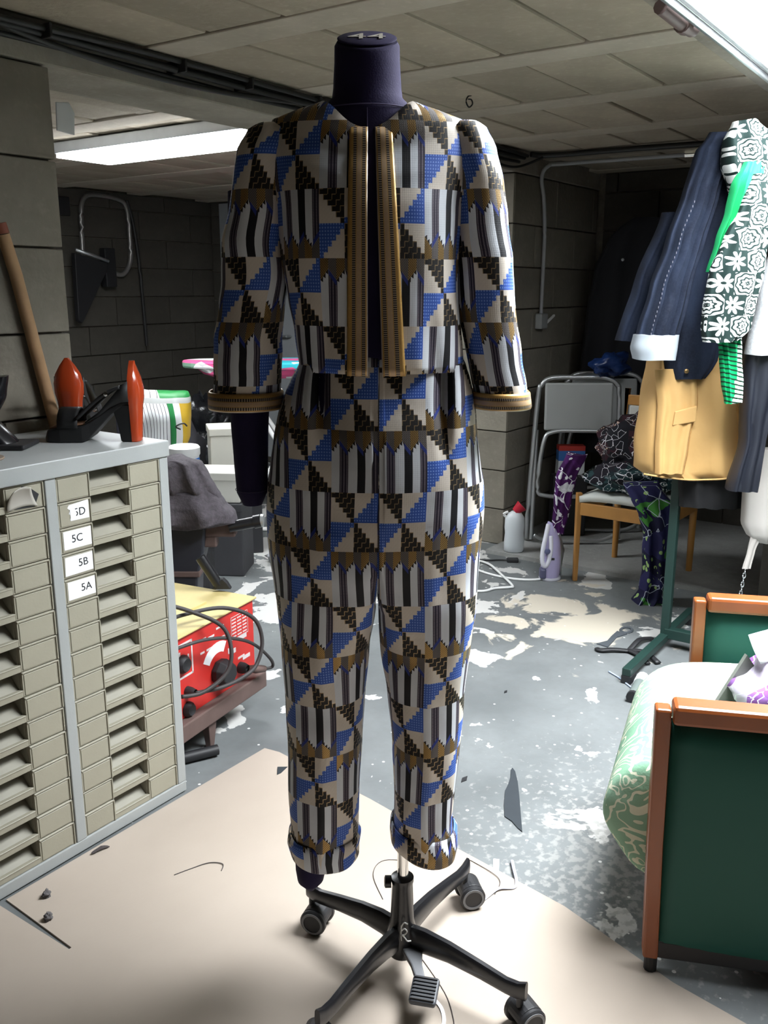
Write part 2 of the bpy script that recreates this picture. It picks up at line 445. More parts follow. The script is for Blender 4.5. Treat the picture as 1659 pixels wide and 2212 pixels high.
# ------------------------------------------------------------------ cables and pipes on the ceiling
M_CABLE = mat('black_cable', (0.016, 0.016, 0.016), 0.5, 0, 0.1)
def cable(name, label, pts, r, m=M_CABLE, cat='cable', k=6, group=None):
    c = MB(); c.tube(smoothpath(pts, k), r, 8); return tag(build(name, c, m, None, smooth=True, angle=50), label, cat, group)
for i, (dy, dz, r, ph) in enumerate(((0.0, 0.0, 0.010, 0), (0.022, 0.012, 0.009, 1), (-0.02, 0.016, 0.008, 2), (0.03, -0.018, 0.007, 3))):
    pts = [(x, 2.125+dy*0.9, 1.972+dz*0.9 - 0.010*math.sin(x*2.1+ph)**2) for x in (0.4, 0.9, 1.4, 1.9, 2.4, 2.9, 3.4, 3.9, 4.25)]
    cable('power_cable', ('thick black cable along the beam, lowest of the bundle', 'black cable in the bundle lying against the beam', 'black cable of the bundle nearest the ceiling blocks', 'thin black cable sagging under the beam bundle')[i], pts, r, group='black cables along the beam')
cable('sagging_cable', 'black cable sagging loose below the bundle on the beam', [(1.35, 2.13, 1.985), (1.55, 2.13, 1.955), (1.85, 2.13, 1.935), (2.15, 2.13, 1.935), (2.40, 2.13, 1.95), (2.6, 2.13, 1.965)], 0.008, group='black cables along the beam')
cable('cross_cable', 'black cable crossing the ceiling towards the clothes rack', [(4.27, 2.10, 1.985), (4.33, 2.02, 1.982), (4.34, 1.6, 1.980), (4.36, 1.2, 1.978), (4.37, 0.7, 1.98)], 0.013)
cable('hanging_cable', 'thin black cable looping under the ceiling by the right pillar', [(3.9, 2.14, 1.94), (4.05, 2.13, 1.915), (4.2, 2.12, 1.925), (4.3, 2.05, 1.97)], 0.006)
cn = thing('conduit_pipe', 'grey plastic conduit bending down the right pillar', 'conduit', (4.53, 2.145, 0))
c = MB(); c.tube(smoothpath([(0.02, -0.75, 1.962), (0.0, -0.12, 1.965), (-0.03, -0.03, 1.955), (-0.035, 0, 1.90), (0.0, 0, 1.80), (0.025, 0, 1.64), (0.025, 0, 1.45), (0.02, 0, 1.22)], 8), 0.010, 10)
build('pipe', c, mat('grey_conduit', (0.36, 0.37, 0.38), 0.5), cn, smooth=True, angle=50)
c = MB(); c.bx(-0.02, 0.06, -0.025, 0.015, 1.14, 1.22); build('socket_box', c, mat('socket_grey', (0.30, 0.31, 0.31), 0.5), cn, bevel=0.006)
c = MB(); c.box((0.10, -0.02, 1.19), (0.10, 0.012, 0.012), Matrix.Rotation(R(-22), 3, 'Y')); build('lever', c, M_WHITE, cn, bevel=0.003)
clip0 = None
hk = MB(); hk.tube(smoothpath([(0.012, 0, 0), (0.0, 0, -0.004), (-0.006, 0, -0.02), (0.004, 0, -0.038), (0.016, 0, -0.028), (0.012, 0, -0.014), (0.0, 0, -0.012)], 5), 0.0028, 6)
tag(build('ceiling_hook', hk, M_BLACKM, None, smooth=True, loc=(2.95, 1.70, 2.0), rot=(0, 0, FACE)), 'small black wire hook screwed into the ceiling', 'hook')
for x, wh in ((1.55, 'nearest the left pillar'), (2.0, 'second from the left pillar'), (2.28, 'third from the left pillar'), (2.62, 'nearest the mannequin neck')):
    c = MB(); c.bx(-0.004, 0.004, -0.05, 0.04, -0.012, 0.022)
    tag(build('cable_clip', c, M_BLACKP, None, loc=(x, 2.135, 1.968), bevel=0.002), 'small dark cable clip on the beam ' + wh, 'clip', 'cable clips on the beam')
# pale scrap taped at the head of the left pillar
c = MB(); c.slab([(0, 0), (0.055, -0.005), (0.06, 0.05), (0.045, 0.075), (0.004, 0.07)], -0.004, 0.0)
tag(build('plastic_cover', c, mat('pale_plastic', (0.55, 0.56, 0.56), 0.4), None, loc=(1.588, 2.15, 1.75), bevel=0.002), 'pale plastic cover fixed at the top edge of the left pillar', 'cover')
# things on the far wall
hoop = thing('hose_hoop', 'bent metal tube hoop hanging on the far left wall', 'hoop', (4.26, 5.32, 0))
c = MB(); c.tube(smoothpath([(-0.20, 0, 1.50), (-0.19, 0, 1.75), (-0.175, 0, 1.90), (-0.10, 0, 1.965), (0.12, 0, 1.955), (0.20, 0, 1.90), (0.215, 0, 1.7), (0.205, 0, 1.54), (0.14, 0, 1.45), (0.05, 0, 1.455), (0.0, 0, 1.48)], 7), 0.016, 10)
build('tube', c, mat('dull_steel_tube', (0.30, 0.29, 0.28), 0.35, 0.6), hoop, smooth=True)
c = MB(); c.bx(-0.06, 0.03, -0.06, 0.0, 1.36, 1.62); build('holder', c, M_BLACKP, hoop, bevel=0.006)
br = thing('shelf_bracket', 'dark triangular shelf bracket on the far left wall', 'bracket', (4.1, 5.3, 0))
c = MB(); c.slab([(-0.16, 1.58), (0.10, 1.52), (0.10, 1.48), (-0.14, 1.12), (-0.17, 1.14)], -0.06, -0.02); build('plate', c, M_BLACKP, br, bevel=0.004)
c = MB(); c.tube([(-0.16, -0.07, 1.60), (0.0, -0.07, 1.56), (0.1, -0.07, 1.53)], 0.012, 8); build('arm', c, M_METAL, br, smooth=True)
cable('wall_cable', 'thin black cable hanging down the far left wall', [(4.46, 5.31, 1.95), (4.50, 5.31, 1.82), (4.53, 5.31, 1.6), (4.545, 5.31, 1.35), (4.555, 5.31, 1.1), (4.56, 5.31, 0.94)], 0.012)
c = MB(); c.bx(-0.05, 0.05, -0.03, 0, -0.06, 0.06); o = tag(build('switch_box', c, M_BLACKP, None, loc=(3.95, 5.36, 1.88), bevel=0.006), 'small dark switch box on the far wall beside the pillar', 'switch box')

# ------------------------------------------------------------------ cardboard on the floor
c = MB(); c.prism([(-0.9, -0.9), (1.36, -0.9), (1.585, 0.40), (1.675, 0.673), (1.725, 0.983), (1.782, 1.285), (1.835, 1.66), (1.828, 1.712), (0.972, 1.722), (0.960, 1.470), (0.954, 1.470), (0.952, 1.722), (-0.9, 1.722)], 0.0, 0.004)
tag(build('cardboard_sheet', c, M_CARD, None), 'large tan cardboard sheet spread under the mannequin and cabinet', 'cardboard')

# ================================================================== garment print
def kente():
    m = Mat('woven_print', 0.62, 0, 0.35)
    n = m.t.nodes.new('ShaderNodeSeparateXYZ'); m.t.links.new(m.tc.outputs['UV'], n.inputs[0])
    u, v = S(m.t, n.outputs[0]), S(m.t, n.outputs[1])
    t = v * -1.0
    col = u.floor(); p = u.fract(); odd = ((col*0.5).fract())*2.0
    t1 = (t + odd*0.5).fract(); pin = t1 < 0.5
    # pinwheel of stepped triangles
    px = p*2.0; right = px.floor(); pp = px.fract()
    qy = t1*4.0; bot = qy.floor(); qq = qy.fract()
    ps = (pp*6.0).floor(); qs = (qq*6.0).floor()
    same = 1.0 - (right-bot).abs(); d = (ps-qs)*(1.0-bot*2.0)
    black = same*(d > -0.5)
    blue = (1.0-same)*(((ps+qs-5.0)*(right*2.0-1.0)) > -0.5)
    zig = ((pp*6.0).fract()-0.5).abs()*0.0 + (((pp*6.0).floor()/6.0 - (qq*6.0+0.5).floor()/6.0)*1.0)
    stair = (((pp*6.0).fract() < 0.18) + ((qq*6.0).fract() < 0.16)) > 0.5
    diag = ((ps-qs)*0.5).fract() < 0.3
    lines = stair*diag
    cream = m.mix(((pp*6.0+qq*6.0).fract() < 0.5)*0.12, (0.67, 0.605, 0.53), (0.56, 0.50, 0.43))
    blk = m.mix(lines, (0.010, 0.008, 0.007), (0.34, 0.24, 0.13))
    dots = ((pp*9.0).fract() < 0.45)*((qq*10.0).fract() < 0.5)
    blu = m.mix(dots*0.75, (0.035, 0.10, 0.44), (0.24, 0.38, 0.78))
    pw = m.mix(blue, m.mix(black, cream, blk), blu)
    # stripes hung from a chevron band
    tb = (t1-0.5)*2.0; tb = tb + odd*(1.0-tb*2.0)
    tri = ((p*3.0).fract()-0.5).abs()*2.0
    edge = tb - tri*0.17
    chev = edge < 0.148
    gl = (edge*27.0).fract() > 0.42
    side = (p*3.0).fract() < 0.5
    gold = m.mix(side, (0.15, 0.13, 0.12), (0.42, 0.27, 0.09))
    chv = m.mix(gl, m.mix(side, (0.05, 0.045, 0.045), (0.05, 0.025, 0.01)), gold)
    pur = ((p > 0.17)*(p < 0.35)).max(p > 0.86)
    blkst = (p > 0.54)*(p < 0.705)
    st = m.mix(blkst, (0.66, 0.69, 0.74), (0.006, 0.006, 0.009))
    pd = ((p*16.0).fract() < 0.4)*((tb*46.0).fract() < 0.6)
    st = m.mix(pur, st, m.mix(pd*0.8, (0.022, 0.017, 0.035), (0.30, 0.26, 0.30)))
    fr = (edge - (p*18.0).fract()*0.085) < 0.148
    under = (edge < 0.23)*(1.0-side)*pur.max(blkst)
    st = m.mix(under, m.mix(fr, st, (0.02, 0.014, 0.012)), (0.02, 0.035, 0.20))
    band = m.mix(chev, st, chv)
    c = m.mix(pin, band, pw)
    m.color(c)
    gm = (chev*gl*side*(1.0-pin)).max(lines*black*pin)
    m.metal(gm*0.55); m.rough(0.66 - gm*0.3)
    wv = ((u*150).sin() + (v*380).sin())
    m.bump(wv, 0.05, 0.0008)
    return m.m
M_KENTE = kente()
def goldtrim():
    m = Mat('gold_braid', 0.42, 0.3, 0.5)
    n = m.t.nodes.new('ShaderNodeSeparateXYZ'); m.t.links.new(m.tc.outputs['UV'], n.inputs[0])
    u, v = S(m.t, n.outputs[0]), S(m.t, n.outputs[1])
    bandm = ((u-0.32).abs() < 0.085).max((u-0.80).abs() < 0.085)
    dash = (v*300.0).fract() < 0.5
    c = m.mix(((u-0.56).abs() < 0.12), (0.46, 0.27, 0.08), (0.50, 0.35, 0.22))
    c = m.mix(m.noise(300, 2).ramp(0.5, 0.8)*0.35, c, (0.75, 0.5, 0.18))
    c = m.mix(bandm, c, (0.36, 0.28, 0.20)); c = m.mix(bandm*dash, c, (0.015, 0.012, 0.014))
    c = m.mix((u > 0.95), c, (0.55, 0.47, 0.38))
    m.color(c); return m.m
M_TRIM = goldtrim()
M_FORM = mat('dark_purple_jersey', (0.014, 0.009, 0.044), 0.85, 0, 0.12, 12, 0.15, 400, 0.3)
M_SEAM = mat('seam_thread', (0.045, 0.035, 0.09), 0.8, 0, 0)

# ================================================================== the dress form
FLOC = (1.30, 0.865, 0.004)
form = thing('dress_form', 'dark purple tailor mannequin on a black wheeled stand in the middle', 'mannequin', FLOC, FACE)
def ering(cx, cy, z, rx, ry, n=40, ex=2.0): return [(cx+rx*spow(math.cos(2*PI*k/n), ex), cy+ry*spow(math.sin(2*PI*k/n), ex), z) for k in range(n)]
BT = [(1.64, -.060, .0565, .055), (1.628, -.060, .066, .058), (1.618, -.059, .080, .062), (1.60, -.058, .115, .066), (1.575, -.057, .155, .072), (1.53, -.056, .160, .095), (1.47, -.055, .145, .110), (1.40, -.054, .138, .113), (1.30, -.050, .128, .100), (1.22, -.046, .122, .095), (1.10, -.045, .160, .110), (1.0, -.045, .172, .115), (0.90, -.046, .150, .100), (0.86, -.046, .11, .08)]
rr = []
for i in range(46):
    z = lerp(0.86, 1.64, i/45); a = interp(BT, z); rr.append(ering(a[0], 0.0, z, a[1], a[2]))
for z, rx, ry in ((1.653, .0545, .053), (1.665, .0535, .052), (1.68, .052, .051), (1.697, .0515, .050)):
    rr.append([(x, y, zz + (y+.05)*0.47*max(0, (z-1.65)/.055)) for x, y, zz in ering(-.060, 0, z, rx, ry)])
last = rr[-1]
rr.append([(lerp(-.06, x, .93), y*.93, zz+.006) for x, y, zz in last])
c = MB(); c.loft(rr); build('torso', c, M_FORM, form, smooth=True, angle=45)
# tilted neck cap with the size printed on it
tilt = Matrix.Rotation(math.atan(0.47), 4, 'X')
capz = 1.697 + .05*0.47 + .0066
c = MB(); c.lathe([(0.047, 0.0), (0.047, 0.0015), (0.044, 0.003)], (0,0,0), 36); xf(c, Matrix.Translation((-.06, 0, capz)) @ tilt)
cap = build('neck_cap', c, M_FORM, form, smooth=True, angle=40)
tm = text_mesh('44', 0.052); xf(tm, Matrix.Translation((-.06, -.002, capz+.0036)) @ tilt @ Matrix.Scale(1.2, 4, (1,0,0)))
build('size_number', tm, mat('faded_print', (0.42, 0.39, 0.33), 0.8, 0, 0.3, 60), cap)
c = MB(); c.tube([(-.060+.0795*math.cos(a), -.001+.0625*math.sin(a), 1.6175-.004*math.sin(a)) for a in [2*PI*k/48 for k in range(48)]], 0.0011, 5, closed=True)
c.tube([(-.059, -interp(BT, z)[2]-.0008, z) for z in [1.616-.02*k for k in range(22)]], 0.0007, 5)
build('seam', c, M_SEAM, form)
rr = []
for i in range(24):
    f = i/23; z = lerp(1.50, 0.972, f); cx = lerp(-.245, -.268, min(1, f*1.4)); rx = interp([(1.5, .045), (1.15, .034), (1.05, .030), (0.99, .027), (0.975, .022), (0.972, .017)], z)[0]
    rr.append(ering(cx, 0.012, z, rx, rx*1.15, 24))
c = MB(); c.loft(rr); arm = build('arm', c, M_FORM, form, smooth=True, angle=60)
c = MB(); c.tube([(-.268+.0292*math.cos(2*PI*k/28), .012+.0335*math.sin(2*PI*k/28), 1.0) for k in range(28)], 0.0006, 4, closed=True); build('arm_seam', c, M_SEAM, arm)
rr = []
LT = [(0.90, -.130, .060, .075), (0.6, -.15, .055, .06), (0.40, -.165, .045, .05), (0.30, -.172, .035, .043), (0.25, -.176, .030, .040), (0.225, -.177, .026, .034), (0.208, -.177, .018, .024), (0.200, -.177, .007, .01)]
for i in range(30):
    z = lerp(0.90, 0.200, i/29); a = interp(LT, z); rr.append(ering(a[0], -.01, z, a[1], a[2], 24))
c = MB(); c.loft(rr); build('leg', c, M_FORM, form, smooth=True, angle=60)
c = MB(); c.cyl((.004, 0, .10), (.004, 0, .86), 0.0112, 20); build('pole', c, M_CHROME, form, smooth=True, angle=50)
# stand
c = MB(); c.lathe([(.026, .045), (.030, .06), (.030, .10), (.0235, .125), (.0205, .205), (.0225, .211), (.0225, .219), (.013, .221)], (.003, 0, 0), 28)
c.lathe([(.012, 0), (.012, .012), (.008, .014)], (-.019, -.006, .212), 14, rot=Matrix.Rotation(-PI/2, 3, 'Y'))
hub = build('hub', c, M_BLACKM, form, smooth=True, angle=45)
c = MB(); lg = smoothpath([(.013, -.034, .1365), (.006, -.035, .1405), (.001, -.035, .132), (.0005, -.035, .122), (.006, -.0355, .1275), (.012, -.0355, .121), (.006, -.036, .113), (.002, -.036, .1125)], 4)
c.tube(lg, 0.0014, 6)
c.tube(smoothpath([(.003, -.036, .1135), (.009, -.036, .105), (.013, -.0355, .099), (.020, -.034, .0985)], 4), 0.0014, 6)
c.tube(smoothpath([(.0005, -.035, .134), (.0, -.0355, .115), (.001, -.0355, .100)], 3), 0.0010, 6)
build('logo', c, mat('silver_print', (0.75, 0.75, 0.73), 0.4, 0.3, 0), hub, smooth=True)
wheel_m = M_GREYP
for a, ln in ((0, .265), (90, .245), (180, .27), (270, .275)):
    ar = R(a) - FACE              # the arms run along the room's own axes
    dx, dy = math.cos(ar), math.sin(ar); nx, ny = -dy, dx
    c = MB(); rg = []
    for f, z, w, h in ((0.0, .104, .024, .062), (.2, .110, .022, .054), (.4, .107, .020, .045), (.65, .097, .019, .037), (.85, .088, .018, .033), (.94, .090, .017, .035), (1.0, .098, .013, .040)):
        x, y = .003+dx*ln*f, dy*ln*f; sec = []
        for k in range(10):
            b = 2*PI*k/10; sx, sz = spow(math.cos(b), 3)*w/2, spow(math.sin(b), 3)*h/2
            sec.append((x+nx*sx, y+ny*sx, z-h/2+sz+.012))
        rg.append(sec)
    c.loft(rg); la = build('stand_leg', c, M_BLACKM, form, smooth=True, angle=50)
    cx, cy = .003+dx*(ln-.012), dy*(ln-.012)
    ca = R({0: 12, 90: -20, 180: 165, 270: 25}[a])
    wx, wy = math.cos(ca), math.sin(ca)
    ox, oy = cx+wx*.012, cy+wy*.012
    c = MB(); c.cyl((cx, cy, .05), (cx, cy, .088), .007, 12)
    rm = Matrix.Rotation(ca, 3, 'Z') @ Matrix.Rotation(PI/2, 3, 'X')
    hd = [(.027*math.cos(b), .027*math.sin(b)) for b in [PI*k/12 - .25 for k in range(14)]]
    vs_ = [(rm @ Vector((x, y, -.021))) for x, y in hd] + [(rm @ Vector((x, y, .021))) for x, y in hd]; q = len(hd)
    fs_ = [tuple(range(q)), tuple(range(2*q-1, q-1, -1))] + [(i, q+i, q+(i+1) % q, (i+1) % q) for i in range(q)]
    c.add([v_ + Vector((ox, oy, .033)) for v_ in vs_], fs_)
    cs = build('caster', c, M_BLACKP, la, bevel=0.003)
    for s_ in (-1, 1):
        w_ = MB(); w_.lathe([(.006, -.007), (.026, -.007), (.029, -.004), (.029, .004), (.026, .007), (.006, .007)], (0,0,0), 26)
        o_ = rm @ Vector((0, 0, s_*.0225))
        xf(w_, Matrix.Translation((ox+o_.x, oy+o_.y, .029)) @ rm.to_4x4())
        build('wheel', w_, M_BLACKP, la, smooth=True, angle=40)
        w_ = MB(); w_.lathe([(.0195, 0), (.0195, .0085), (.0245, .0085), (.0245, 0)], (0, 0, 0), 26); xf(w_, Matrix.Translation((ox+o_.x, oy+o_.y, .029)) @ rm.to_4x4() @ Matrix.Scale(s_, 4, (0, 0, 1)))
        build('wheel_ring', w_, M_GREYP, la, smooth=True, angle=40)
# foot pedal
c = MB(); pr = []
for y, z, w in ((0.0, .070, .040), (-.03, .072, .036), (-.055, .066, .022), (-.085, .060, .019)):
    pr.append([(.018-y*.22+sx*w/2, y-.01, z+sz*.006) for sx, sz in ((-1,-1),(1,-1),(1,1),(-1,1))])
c.loft(pr); ped = build('pedal', c, M_GREYP, form, bevel=0.003)
c = MB(); rot = Matrix.Rotation(R(-13), 3, 'Z') @ Matrix.Rotation(R(12), 3, 'X')
c.box((.043, -.118, .056), (.052, .058, .015), rot); pad = build('pedal_pad', c, mat('pedal_rubber', (0.045, 0.05, 0.06), 0.5), ped, bevel=0.006)
rb = MB()
for k in range(7):
    p_ = rot @ Vector((0, -.023+.0075*k, .0085)); rb.box((.043+p_.x, -.118+p_.y, .056+p_.z), (.044, .003, .003), rot)
build('pedal_ridges', rb, M_BLACKP, ped)

# ================================================================== jacket
jacket = thing('jacket', 'open cropped jacket in blue, cream and black stepped print with gold braid', 'jacket', FLOC, FACE)
JT = [(1.600, -.057, .150, .078, .0), (1.585, -.057, .168, .082, 0), (1.56, -.057, .172, .094, 0), (1.53, -.057, .166, .106, 0), (1.47, -.056, .153, .119, 0), (1.40, -.055, .147, .122, 0), (1.33, -.050, .142, .117, 0), (1.276, -.043, .139, .113, 0), (1.213, -.036, .138, .113, 0)]
TOPS = [(-.0575, 1.606, 1.563, 1.608, .152, .0815), (-.058, 1.618, 1.572, 1.620, .116, .078), (-.0585, 1.625, 1.579, 1.628, .092, .074), (-.059, 1.631, 1.586, 1.634, .0755, .070)]
def zfront(zs): return zs if zs < 1.45 else 1.45 + (zs-1.45)*.751
def front_spec(z):
    zs = z if z < 1.45 else 1.45 + (z-1.45)/.751
    tab = [(t[1], t[0], t[4], t[5]) for t in reversed(TOPS)] + [r_[:4] for r_ in JT if r_[0] < 1.60]
    return interp(tab, zs)
CW, VP = 0.078, 0.206
def side_panel(sgn, gap_top, gap_bot, name, u0):
    rows = []
    zs = [1.213+(1.593-1.213)*i/34 for i in range(35)]
    spec = []
    for z in zs:
        a = interp(JT, z); spec.append((a[0], z, zfront(z), z, a[1], a[2]))
    spec += TOPS
    mb = MB(); rr = []; uv = []; n = 44
    for i, (cx, zs_, zf, zb, rx, ry) in enumerate(spec):
        f = min(1, max(0, (zs_-1.213)/.38)); g = lerp(gap_bot, gap_top, f)
        a0 = -PI/2 + sgn*math.asin(max(-1, min(1, sgn*(g-cx)/rx)))
        a1 = -PI/2 + sgn*PI
        ring = []; L = 0; prev = None
        for j in range(n+1):
            a = lerp(a0, a1, j/n); c_, s_ = math.cos(a), math.sin(a)
            zz = zs_ + (zf-zs_)*max(0, -s_)**3.5 + (zb-zs_)*max(0, s_)**2
            x, y = cx+rx*spow(c_, 2.25), ry*spow(s_, 2.25)
            # waist dart folds, slack cloth under the arms
            k = max(0, 1-abs((x-cx)*sgn-.085)/.02)*max(0, (1.36-zz)/.15) if s_ < 0 else 0
            y += .010*k
            w = noise.noise_vector(Vector((x*12+sgn*7, y*12, zz*7))); q = .0045*min(1, j/10)
            p = Vector((x+w.x*q, y+w.y*q, zz+w.z*q*.4))
            if prev is not None: L += (Vector((x, y, 0))-prev).length
            prev = Vector((x, y, 0)); ring.append(tuple(p))
            uv.append(((sgn*L + g + .052)/CW + u0, -(1.494-zz)/VP + (0 if zf == zs_ else 0)))
        rr.append(ring)
    mb.loft(rr, closed=False, cap=False)
    return build(name, mb, M_KENTE, jacket, smooth=True, uv=uv, solid=.003)
side_panel(-1, -.060, -.060, 'front_panel', 1.0)
side_panel(1, -.045, -.034, 'front_panel', 0.0)
def sleeve(tab, u0, vz, seed):
    mb = MB(); rr = []; uv = []; n = 40; z0, z1 = tab[0][0], tab[-1][0]; N = 44
    for i in range(N+1):
        z = lerp(z0, z1, (i/N)**1.0 if i else 0)
        if i < 6: z = lerp(z0, z0-.05, (i/6)**1.6)
        else: z = lerp(z0-.05, z1, (i-6)/(N-6))
        xo, xi, yc, ry = interp(tab, z); cx, rx = (xo+xi)/2, abs(xi-xo)/2
        ring = []; L = 0; prev = None; tmp = []
        for j in range(n+1):
            a = PI/2 + 2*PI*j/n; x, y = cx+rx*spow(math.cos(a), 2.2), yc+ry*spow(math.sin(a), 2.2)
            w = noise.noise_vector(Vector((x*10+seed, y*10, z*9))); w2 = noise.noise(Vector((seed, x*6, z*26)))
            q = .009*min(1, i/6)*min(1, .12+(z-z1)/.07)
            if prev is not None: L += (Vector((x, y, 0))-prev).length
            prev = Vector((x, y, 0)); tmp.append(L)
            ring.append((x+w.x*q+w2*.003*min(1, (z-z1)/.07), y+w.y*q, z))
        half = L/2
        for j in range(n+1): uv.append(((tmp[j]-half + (cx-(xo+xi)/2) )/CW + u0, (z-vz)/VP))
        rr.append(ring)
    mb.loft(rr, closed=False, cap=False)
    return build('sleeve', mb, M_KENTE, jacket, smooth=True, uv=uv, solid=.0025)
SL = [(1.600, -.234, -.190, 0, .030), (1.593, -.248, -.172, 0, .046), (1.560, -.267, -.172, 0, .058), (1.499, -.280, -.190, 0, .064), (1.427, -.293, -.197, 0, .062), (1.352, -.304, -.199, 0, .060), (1.245, -.318, -.205, 0, .060), (1.150, -.329, -.213, 0, .062)]
SR = [(1.603, .074, .119, 0, .030), (1.596, .060, .132, 0, .046), (1.565, .060, .147, 0, .058), (1.514, .076, .160, 0, .064), (1.427, .084, .171, 0, .062), (1.352, .084, .182, 0, .060), (1.245, .103, .200, 0, .060), (1.150, .124, .214, 0, .062)]
def flipt(t): return [(a, min(b, c_), max(b, c_), d, e) for a, b, c_, d, e in t]
s1 = sleeve(flipt(SL), 0.62, 1.395, 3.0); s2 = sleeve(flipt(SR), 0.30, 1.395, 8.0)
def cuff(xo, xi, z0, z1, ry, par, gx=.0):
    mb = MB(); n = 44; uv = []; rr = []
    cx, rx = (xo+xi)/2, abs(xi-xo)/2
    for f, e in ((0, .003), (.12, .0055), (.88, .0055), (1, .004)):
        ring = []
        for j in range(n+1):
            a = PI/2+2*PI*j/n; ring.append((cx+gx*f+(rx+e)*spow(math.cos(a), 2.2), (ry+e)*spow(math.sin(a), 2.2), lerp(z0, z1, f))); uv.append((f*1.0, j/n*.36))
        rr.append(ring)
    mb.loft(rr, closed=False, cap=False); return build('cuff_braid', mb, M_TRIM, par, smooth=True, uv=uv, solid=.002)
cuff(-.3285, -.2125, 1.176, 1.146, .0622, s1, -.001); cuff(.121, .2105, 1.176, 1.148, .0622, s2, .004)
def trim(xa, xb, ya, yb, name):
    mb = MB(); rr = []; uv = []
    for i in range(31):
        f = i/30; z = lerp(1.586, 1.2105, f); a = front_spec(z); l, r_ = lerp(xa[0], yb[0], f), lerp(xa[1], yb[1], f)
        ry = a[2]
        ring = []
        for k in range(9):
            x = lerp(l, r_, k/8); q = max(0, 1-abs((x-a[0])/a[1])**2.25)**(1/2.25)
            ring.append((x, -ry*q-.0035-.0008*math.sin(k/8*PI), z)); uv.append((k/8 if name == 'L' else 1-k/8, z))
        rr.append(ring)
    mb.loft(rr, closed=False, cap=False); build('gold_braid', mb, M_TRIM, jacket, smooth=True, uv=uv, solid=.0025)
trim((-.086, -.058), None, None, (-.092, -.059), 'L'); trim((-.047, -.021), None, None, (-.036, .001), 'R')

# ================================================================== trousers
trs = thing('trousers', 'printed trousers with turned-up hems matching the jacket on the mannequin', 'trousers', FLOC, FACE)
TL = [(1.245, -.165, -.043, .092, 1), (1.222, -.176, -.042, .098, 1), (1.190, -.194, -.042, .105, 1), (1.166, -.206, -.042, .110, 1), (1.134, -.218, -.042, .116, 1), (1.094, -.227, -.043, .121, 1), (1.053, -.234, -.043, .125, 1), (1.011, -.239, -.043, .127, 1), (.969, -.240, -.044, .128, 1), (.927, -.239, -.044, .127, 1), (.884, -.237, -.045, .123, .9), (.83, -.233, -.047, .115, .6), (.796, -.229, -.051, .108, .3), (.705, -.222, -.062, .094, 0), (.613, -.214, -.071, .084, 0), (.518, -.213, -.077, .080, 0), (.42, -.213, -.084, .074, 0), (.330, -.212, -.087, .070, 0), (.300, -.209, -.089, .069, 0), (.286, -.206, -.090, .069, 0)]
TR = [(1.245, -.040, .092, .092, 1), (1.222, -.041, .104, .098, 1), (1.190, -.041, .114, .105, 1), (1.166, -.041, .120, .110, 1), (1.134, -.041, .126, .116, 1), (1.094, -.042, .131, .121, 1), (1.053, -.042, .136, .125, 1), (1.011, -.042, .141, .127, 1), (.969, -.043, .142, .128, 1), (.927, -.043, .141, .127, 1), (.884, -.044, .138, .123, .9), (.83, -.044, .134, .115, .6), (.796, -.042, .132, .108, .3), (.705, -.036, .123, .094, 0), (.613, -.026, .114, .084, 0), (.518, -.017, .108, .080, 0), (.42, -.015, .105, .074, 0), (.345, -.015, .101, .070, 0), (.315, -.014, .101, .069, 0), (.302, -.014, .101, .069, 0)]
def leg_ring(tab, z, sgn, n, grow=0.0):
    xl, xr, ry, D = interp(tab, z); cx, rx = (xl+xr)/2, (xr-xl)/2 + grow; ry += grow
    pts = []; uvs = []; L = 0; prev = None; arcs = []
    for j in range(n+1):
        a = PI/2 + 2*PI*j/n; c_, s_ = math.cos(a), math.sin(a)
        inner = (c_ > 0) == (sgn < 0)
        e = 2.15 + (7.0*D if inner else 0.15)
        # at the hip the two halves form one oval: full depth at the centre seam, falling away to the side
        x = cx + rx*spow(c_, e)
        if D > 0:
            t_ = (x-(xr if sgn < 0 else xl))/(2*rx)*(-1 if sgn < 0 else 1); t_ = max(0, min(1, t_))
            yo = ry*max(0.0, 1-t_**2.3)**(1/2.3)*(1 if s_ > 0 else -1)
            if abs(c_) > .999 and inner: yo = 0
            yl = ry*spow(s_, 2.2)
            y = lerp(yl, yo, D*(1 if not inner else min(1, abs(s_)*6)))
        else: y = ry*spow(s_, 2.2)
        if prev is not None: L += (Vector((x, y))-prev).length
        prev = Vector((x, y)); arcs.append(L); pts.append((x, y))
    fi = min(range(n+1), key=lambda j: abs(pts[j][0]-cx) + (10 if pts[j][1] > 0 else 0))
    return cx, pts, [l-arcs[fi] for l in arcs]
def leg_mesh(tab, sgn, u0, seed):
    mb = MB(); n = 72; N = 84; rr = []; uv = []
    for i in range(N+1):
        z = lerp(tab[0][0], tab[-1][0], i/N); cx, pts, arcs = leg_ring(tab, z, sgn, n); ring = []
        for (x, y), l in zip(pts, arcs):
            k = 0
            if y < 0 and z > 1.06:
                px_ = (-.137 if sgn < 0 else .066)
                k = math.exp(-((x-px_)/.0085)**2)*min(1, (z-1.06)/.12)*.030
                k -= math.exp(-((x-px_-.022*sgn)/.012)**2)*min(1, (z-1.06)/.12)*.010
            w = noise.noise_vector(Vector((x*9+seed, y*9, z*6))); w2 = noise.noise(Vector((x*4, seed, z*22)))
            q = .006*min(1, i/8)*(1 if abs(x+.043) > .01 or z < .8 else 0)
            crease = math.exp(-((x-cx)/.012)**2)*.006 if (y < 0 and z < 0.95) else 0
            ring.append((x+w.x*q, y+k+w.y*q+w2*.003-crease, z)); uv.append(((l+cx+.042)/CW+u0, (z-1.223)/0.2))
        rr.append(ring)
    mb.loft(rr, closed=False, cap=False)
    return build('trouser_leg', mb, M_KENTE, trs, smooth=True, uv=uv, solid=.0025)
